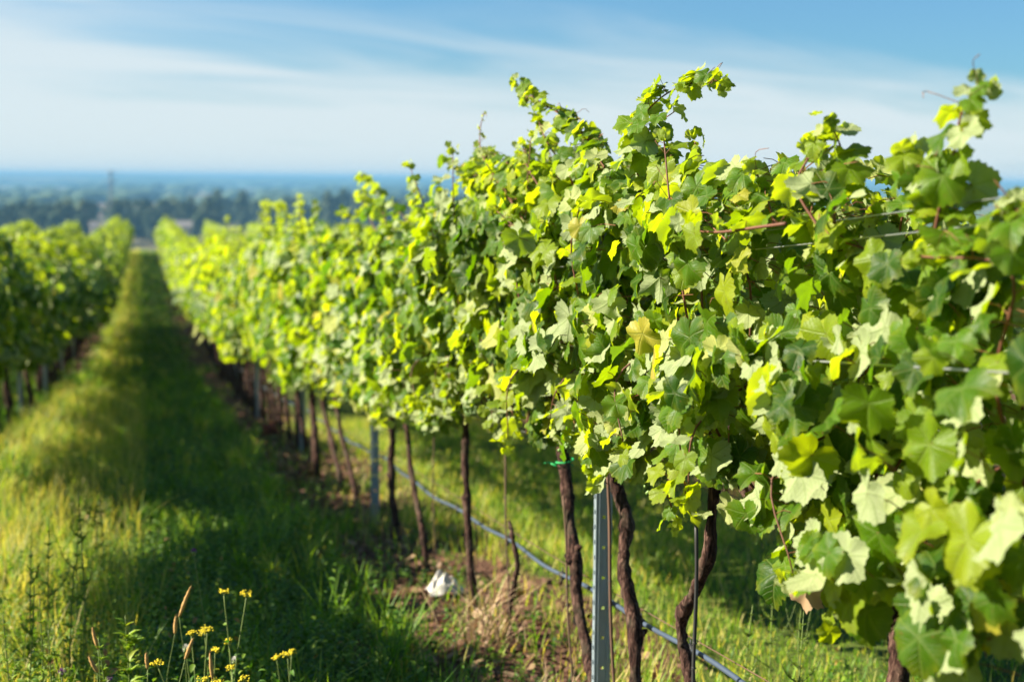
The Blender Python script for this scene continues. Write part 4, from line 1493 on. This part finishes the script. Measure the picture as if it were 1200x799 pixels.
# ------------------------------------------------ litter near the trunks
def crumple(name, loc, size, mat, seed, label, cat, flat=.6):
    import bmesh
    bm = bmesh.new()
    bmesh.ops.create_icosphere(bm, subdivisions=4, radius=1.0)
    rg = np.random.default_rng(seed)
    dirs = unit(rg.normal(0, 1, (34, 3))); amp = rg.uniform(-.55, .5, 34)
    for v in bm.verts:
        p = np.array(v.co[:])
        c_ = dirs @ p
        j = np.argsort(-c_)[:2]
        r = 1 + amp[j[0]] + 1.1 * (c_[j[0]] - c_[j[1]]) - .25
        v.co = Vector(p * r * [size[0], size[1], size[2] * (1 if p[2] > 0 else .35)])
    me = bpy.data.meshes.new(name)
    bm.to_mesh(me); bm.free()
    me.materials.append(mat)
    o = bpy.data.objects.new(name, me)
    COL.objects.link(o)
    o.location = loc
    o.rotation_euler = (0, 0, rg.uniform(0, 6))
    return tag(o, label, cat)


m_bag = simple('white_plastic', (0.46, 0.44, 0.40), .5, .4, var=.28, scale=22)
m_red = simple('faded_red_cloth', (0.20, 0.07, 0.05), .85, .1, var=.3, scale=12)
_p = at(521, 676, 7.45)
x_, y_ = _p.x, _p.y
rg = np.random.default_rng(4)
_n = 44
uu, vv = np.meshgrid(np.linspace(-1, 1, _n), np.linspace(-1, 1, _n))
rr_ = np.sqrt(uu ** 2 + vv ** 2)
rdg = np.zeros_like(uu)
for _ in range(9):          # creases: folded ridges in many directions
    a_, b_, c_ = rg.normal(0, 1, 2).tolist() + [rg.uniform(0, 6)]
    rdg += np.abs(((uu * a_ + vv * b_) * rg.uniform(.8, 2.2) + c_) % 2 - 1) * rg.uniform(.4, 1)
rdg = (rdg - rdg.min()) / (rdg.max() - rdg.min())
hh_ = (.018 + .10 * rdg) * np.clip(1.25 - rr_ ** 2, 0.02, 1)
sw = .105 * (1 - .25 * rdg)
mb = MB()
V = np.stack([uu * sw * 1.0, vv * sw * .85, hh_], -1).reshape(-1, 3)
I = (np.arange(_n - 1)[:, None] * _n + np.arange(_n - 1)[None, :]).ravel()
mb.add(V, None, np.stack([I, I + 1, I + _n + 1, I + _n], -1))
tag(mb.build('plastic_bag', m_bag, loc=(x_, y_, G(x_, y_) + .03), smooth=False), 'crumpled white plastic bag lying in the grass left of the upright trunk', 'plastic bag')
x_, y_ = 1.38, 16.6
crumple('rag', (x_, y_, G(x_, y_) + .10), (.07, .13, .11), m_red, 6, 'faded red rag lying beside the distant trunks left of the third steel post', 'rag')

# one dry pale leaf dangling under the canopy
for (px, py, dep, sz, sd3, lab) in [(947, 690, 3.1, .055, 1, 'single pale dry vine leaf dangling under the canopy by the feathery weeds')]:
    p = at(px, py, dep)
    mb = MB()
    rg = np.random.default_rng(sd3)
    add_leaves(mb, P_HI[3:4], np.zeros((1, 3)), np.array([[-.8, -.5, .1]]), np.array([[0, .1, -1.]]), np.array([sz]), np.array([1.0]), rg)
    v, f3, f4 = tube([(0, 0, 0), (.02, 0, .05), (.06, .0, .12)], .001, 4)
    mb.add(v, f3, f4)
    o = mb.build('withered_leaf', m_dead, near_roots[1])
    o.location = p - near_roots[1].location
    o['label'] = 'pale withered leaf'

# ---------------------------------------------------------------- the valley
m_tree, nt, out = new_mat('tree_leaves')
ti = nt.attr('tint').outputs['Fac']
oi = nt.new('ShaderNodeObjectInfo').outputs['Random']
c = nt.ramp(ti, [(0, (0.022, 0.050, 0.026)), (.5, (0.045, 0.085, 0.042)), (1, (0.10, 0.14, 0.065))])
c = nt.mix(nt.math('MULTIPLY', oi, .5), c, (0.13, 0.15, 0.07))
nt.link(bsdf(nt, c, .8, .15), out.inputs[0])
m_wood = simple('tree_bark', (0.12, 0.09, 0.06), .9)


def make_tree(seed, H, Wd, shape):
    rg = np.random.default_rng(seed)
    root = empty('tree', (0, 0, -500))
    tb = MB()
    v, f3, f4 = tube([(0, 0, -.5), (.1, .1, H * .3), (0, .2, H * .75)], [H * .028, H * .02, H * .006], 7)
    tb.add(v, f3, f4)
    nl = 26
    lobes = []
    for i in range(nl):
        t = rg.random()
        rr = Wd * (math.sin(PI * (.15 + .8 * t)) ** shape) * rg.uniform(.2, .8)
        a = rg.uniform(0, 6.28)
        lobes.append(((rr * math.cos(a), rr * math.sin(a), H * (.16 + .76 * t)), H * rg.uniform(.07, .13)))
        if i < 8:
            v, f3, f4 = tube([(0, 0, H * (.15 + .5 * t)), lobes[-1][0]], [H * .008, H * .003], 4)
            tb.add(v, f3, f4)
    tb.build('trunk', m_wood, root)
    cb = MB()
    n = 1500
    k = rg.integers(0, nl, n)
    c0 = np.array([lobes[i][0] for i in k]); r0 = np.array([lobes[i][1] for i in k])
    d = unit(rg.normal(0, 1, (n, 3)))
    pos = c0 + d * (r0 * rg.uniform(.6, 1.05, n))[:, None]
    add_leaves(cb, P_FAR, pos, d + rg.normal(0, .5, (n, 3)), rg.normal(0, 1, (n, 3)), np.full(n, H * .032) * rg.uniform(.7, 1.3, n), np.clip(np.repeat(rg.normal(.5, .2, nl), 1)[k] + rg.normal(0, .15, n), 0, 1), rg)
    cb.build('crown', m_tree, root)
    return root


TK = [make_tree(700 + i, h, w, sp_) for i, (h, w, sp_) in enumerate([(20, 5.5, .6), (22, 7, .5), (17, 6.5, .5), (24, 5, .8)])]
tused = set()


def place_tree(px, D, k, sc, label, group):
    o = TK[k]
    if o.name in tused: o = copy_tree(o)
    tused.add(o.name)
    p = at(px, 260, D)
    o.location = (p.x, p.y, G(p.x, p.y) - .3)
    o.rotation_euler = (0, 0, random.uniform(0, 6.28))
    o.scale = (sc * random.uniform(.9, 1.15), sc * random.uniform(.9, 1.15), sc)
    tag(o, label, 'tree', group)


random.seed(11)
# dark group at the left
px = -6
while px < 106:
    D = random.uniform(640, 700)
    sc = 1.0 if px > 22 else .82
    place_tree(px, D, random.choice((0, 1, 1, 3)), sc * random.uniform(.9, 1.05), 'dark blue-green tree of the dense group on the plain at the far left', 'dense far trees at the left')
    px += random.uniform(6, 10)
for px in (112, 118):
    place_tree(px, 820, 2, .55, 'small tree in the gap left of the thin mast', 'small trees by the mast')
px = 132
while px < 250:
    D = random.uniform(690, 770)
    place_tree(px, D, random.choice((0, 1, 3, 1)), random.uniform(.88, 1.06), 'hazy tree of the belt on the plain just right of the thin mast', 'far tree belt right of the mast')
    px += random.uniform(6, 10) if not (200 < px < 206) else 12
while px < 640:
    D = random.uniform(780, 950)
    place_tree(px, D, random.choice((0, 1, 2, 3)), random.uniform(.95, 1.15), 'pale hazy tree of the belt behind the tops of the right row', 'pale far tree belt behind the right row')
    px += random.uniform(7, 12)
for q in TK:
    if q.name not in tused:
        for ch in list(q.children): bpy.data.objects.remove(ch)
        bpy.data.objects.remove(q)

# woods scattered over the plain
woods = MB()
rg = np.random.default_rng(88)
for (D0, D1, n, a0, a1, h) in [(950, 1500, 700, -.36, .2, 13), (1500, 3000, 1400, -.36, .3, 13), (3000, 6500, 1800, -.36, .35, 15)]:
    D = rg.uniform(D0, D1, n)
    th = rg.uniform(a0, a1, n)
    # gather into belts
    D = D + 60 * np.sin(th * 40 + D0)
    belt = pn(D / (D0 * .06), th * 30, D0)
    k = belt > (.05 if D0 > 1000 else .15)
    D, th = D[k], th[k]
    m = len(D)
    ang = R_(14.5) + th
    x, y = D * np.sin(ang), D * np.cos(ang)
    H = h * rg.uniform(.6, 1.2, m)
    for j in range(m):
        w_ = H[j] * rg.uniform(.5, 1.1) * (1 + D[j] / 3000)
        v = ICO1[0] * (1 + .3 * (rg.random((len(ICO1[0]), 1)) - .5)) * [w_, w_, H[j] * .55] + [x[j], y[j], -32.5 + H[j] * .45]
        woods.add(v, ICO1[1], None, 0, rg.uniform(0, .8))
tag(woods.build('distant_woods', m_tree), 'hazy belts of woodland scattered over the plain', 'woods', kind='stuff')

# low hills on the horizon
m_hill, nt, out = new_mat('wooded_hills')
geo = nt.new('ShaderNodeNewGeometry').outputs['Position']
nh = nt.noise(geo, .0011, 5, .6)
c = nt.ramp(nh, [(.35, (0.030, 0.055, 0.020)), (.52, (0.045, 0.075, 0.025)), (.56, (0.13, 0.14, 0.06)), (.66, (0.17, 0.14, 0.09))])
nt.link(bsdf(nt, c, .95, .05), out.inputs[0])
hl = MB()
rg = np.random.default_rng(90)
for (D, top, amp, wd, sd4) in [(6500, -5, 5, 900, 1), (8500, 0, 3, 1300, 2), (11500, 4, 3, 2000, 3)]:
    th = np.linspace(-.75, .75, 220) + R_(14.5)
    rr = np.array([-1, -.7, -.4, -.15, 0, .2, .6, 1.0]) * wd + D
    pr = np.array([-2, .30, .68, .93, 1.0, .94, .5, -2])
    prof = top + amp * (pn(th * 9 + sd4, th * 23, sd4) + .4 * np.sin(th * 61 + sd4) + .25 * np.sin(th * 140 + sd4 * 2)) - 5 * (th - R_(14.5))
    V = []
    for r, p in zip(rr, pr):
        hgt = -33 + (prof + 33) * p if p > -1 else np.full(len(th), -36.)
        V.append(np.stack([r * np.sin(th), r * np.cos(th), hgt], -1))
    V = np.array(V)
    nt_ = len(th)
    I = (np.arange(len(rr) - 1)[:, None] * nt_ + np.arange(nt_ - 1)[None, :]).ravel()
    hl.add(V.reshape(-1, 3), None, np.stack([I, I + 1, I + nt_ + 1, I + nt_], -1))
tag(hl.build('hills', m_hill), 'low blue hazy hills on the horizon', kind='structure')

# farm buildings
m_wall = simple('pale_render', (0.36, 0.33, 0.30), .9)
m_roof = simple('grey_tiles', (0.20, 0.18, 0.17), .9)
m_dark = simple('window_dark', (0.03, 0.035, 0.04), .2)


def house(px, D, w, d, h, rz, label):
    p = at(px, 260, D)
    root = empty('farmhouse', (p.x, p.y, G(p.x, p.y)), rz)
    tag(root, label, 'house', 'pale farm buildings on the plain')
    mb = MB()
    v, f = box(0, 0, h / 2, w, d, h); mb.add(v, None, f)
    mb.build('wall', m_wall, root, smooth=False)
    mb = MB()
    e = .6
    V = [(-w / 2 - e, -d / 2 - e, h + .02), (w / 2 + e, -d / 2 - e, h + .02), (w / 2 + e, d / 2 + e, h + .02), (-w / 2 - e, d / 2 + e, h + .02), (-w / 2 - e, 0, h + d * .32), (w / 2 + e, 0, h + d * .32)]
    mb.add(V, [(0, 4, 3), (1, 2, 5)], [(0, 1, 5, 4), (2, 3, 4, 5), (0, 3, 2, 1)])
    mb.build('roof', m_roof, root, smooth=False)
    for i in range(4):
        mb = MB()
        v, f = box(-w / 2 + w * (i + .5) / 4, -d / 2 - .04, h * .55, 1.1, .08, 1.4); mb.add(v, None, f)
        mb.build('window', m_dark, root, smooth=False)


house(121, 670, 12, 9, 9, .2, 'pale farm building in the gap left of the thin mast')
house(210, 665, 11, 8, 10, -.1, 'pale farm building among the hazy trees, right of the mast')

# lattice mast
m_mast = simple('mast_steel', (0.16, 0.19, 0.22), .6, .4, .3)
p = at(131, 260, 720)
root = empty('lattice_mast', (p.x, p.y, G(p.x, p.y)))
tag(root, 'thin dark lattice mast rising above the horizon among the far trees', 'mast')
H = CAM.z + 2.6 - G(p.x, p.y)
for sx2, sy2 in ((-1, -1), (1, -1), (1, 1), (-1, 1)):
    mb = MB()
    v, f3, f4 = tube([(sx2 * 1.1, sy2 * 1.1, -.3), (sx2 * .3, sy2 * .3, H)], [.22, .16], 4); mb.add(v, f3, f4)
    mb.build('leg', m_mast, root)
mb = MB()
for i in range(14):
    t0, t1 = i / 14, (i + 1) / 14
    a = 1.1 + (.3 - 1.1) * t0; b = 1.1 + (.3 - 1.1) * t1
    for (p0, p1) in (((-a, -a, H * t0), (b, -b, H * t1)), ((a, -a, H * t0), (b, b, H * t1)), ((a, a, H * t0), (-b, b, H * t1)), ((-a, a, H * t0), (-b, -b, H * t1)), ((-a, -a, H * t0), (a, -a, H * t0)), ((-a, a, H * t0), (a, a, H * t0))):
        v, f3, f4 = tube([p0, p1], .16, 3); mb.add(v, f3, f4)
mb.build('lattice', m_mast, root)
for k, (hh, ww) in enumerate(((.97, 2.6), (.86, 3.4))):
    mb = MB()
    v, f3, f4 = tube([(-ww, 0, H * hh), (ww, 0, H * hh)], .22, 4); mb.add(v, f3, f4)
    mb.build('crossarm', m_mast, root)

# farm track at the foot of the rows
m_track = simple('dusty_track', (0.22, 0.21, 0.15), .95, .1, var=.15, scale=.6)
mb = MB()
xx = np.linspace(-40, 60, 60)
V = np.concatenate([np.stack([xx, np.full(60, 117.5) + .3 * np.sin(xx * .2), gz(xx, np.full(60, 117.5)) + .03], -1), np.stack([xx, np.full(60, 121.5) + .3 * np.sin(xx * .2), gz(xx, np.full(60, 121.5)) + .03], -1)])
mb.add(V, None, [(i, i + 1, i + 61, i + 60) for i in range(59)])
tag(mb.build('farm_track', m_track), 'pale dirt track crossing below the end of the rows', kind='structure')

# ---------------------------------------------------------------- haze
hm = bpy.data.materials.new('air')
hm.use_nodes = True
hm.node_tree.nodes.clear()
ht = NT(hm.node_tree)
ho = ht.new('ShaderNodeOutputMaterial')
pv = ht.new('ShaderNodeVolumePrincipled')
pv.inputs['Color'].default_value = (0.18, 0.42, 0.66, 1)
pv.inputs['Density'].default_value = 0.00028
pv.inputs['Anisotropy'].default_value = 0.0
ht.link(pv.outputs[0], ho.inputs['Volume'])
mb = MB()
v, f = box(0, 7000, -3, 30000, 15600, 140)
v[:, 2] = np.where(v[:, 2] < 0, -38, 14)
v[:, 1] = np.where(v[:, 1] < 4000, -320, 14500)
v[:, 0] = np.where(v[:, 0] < 0, -14500, 14500)
mb.add(v, None, np.array(f)[:, ::1])
hz = mb.build('haze', hm, smooth=False)
tag(hz, 'thin blue summer haze over the valley', 'haze', kind='stuff')
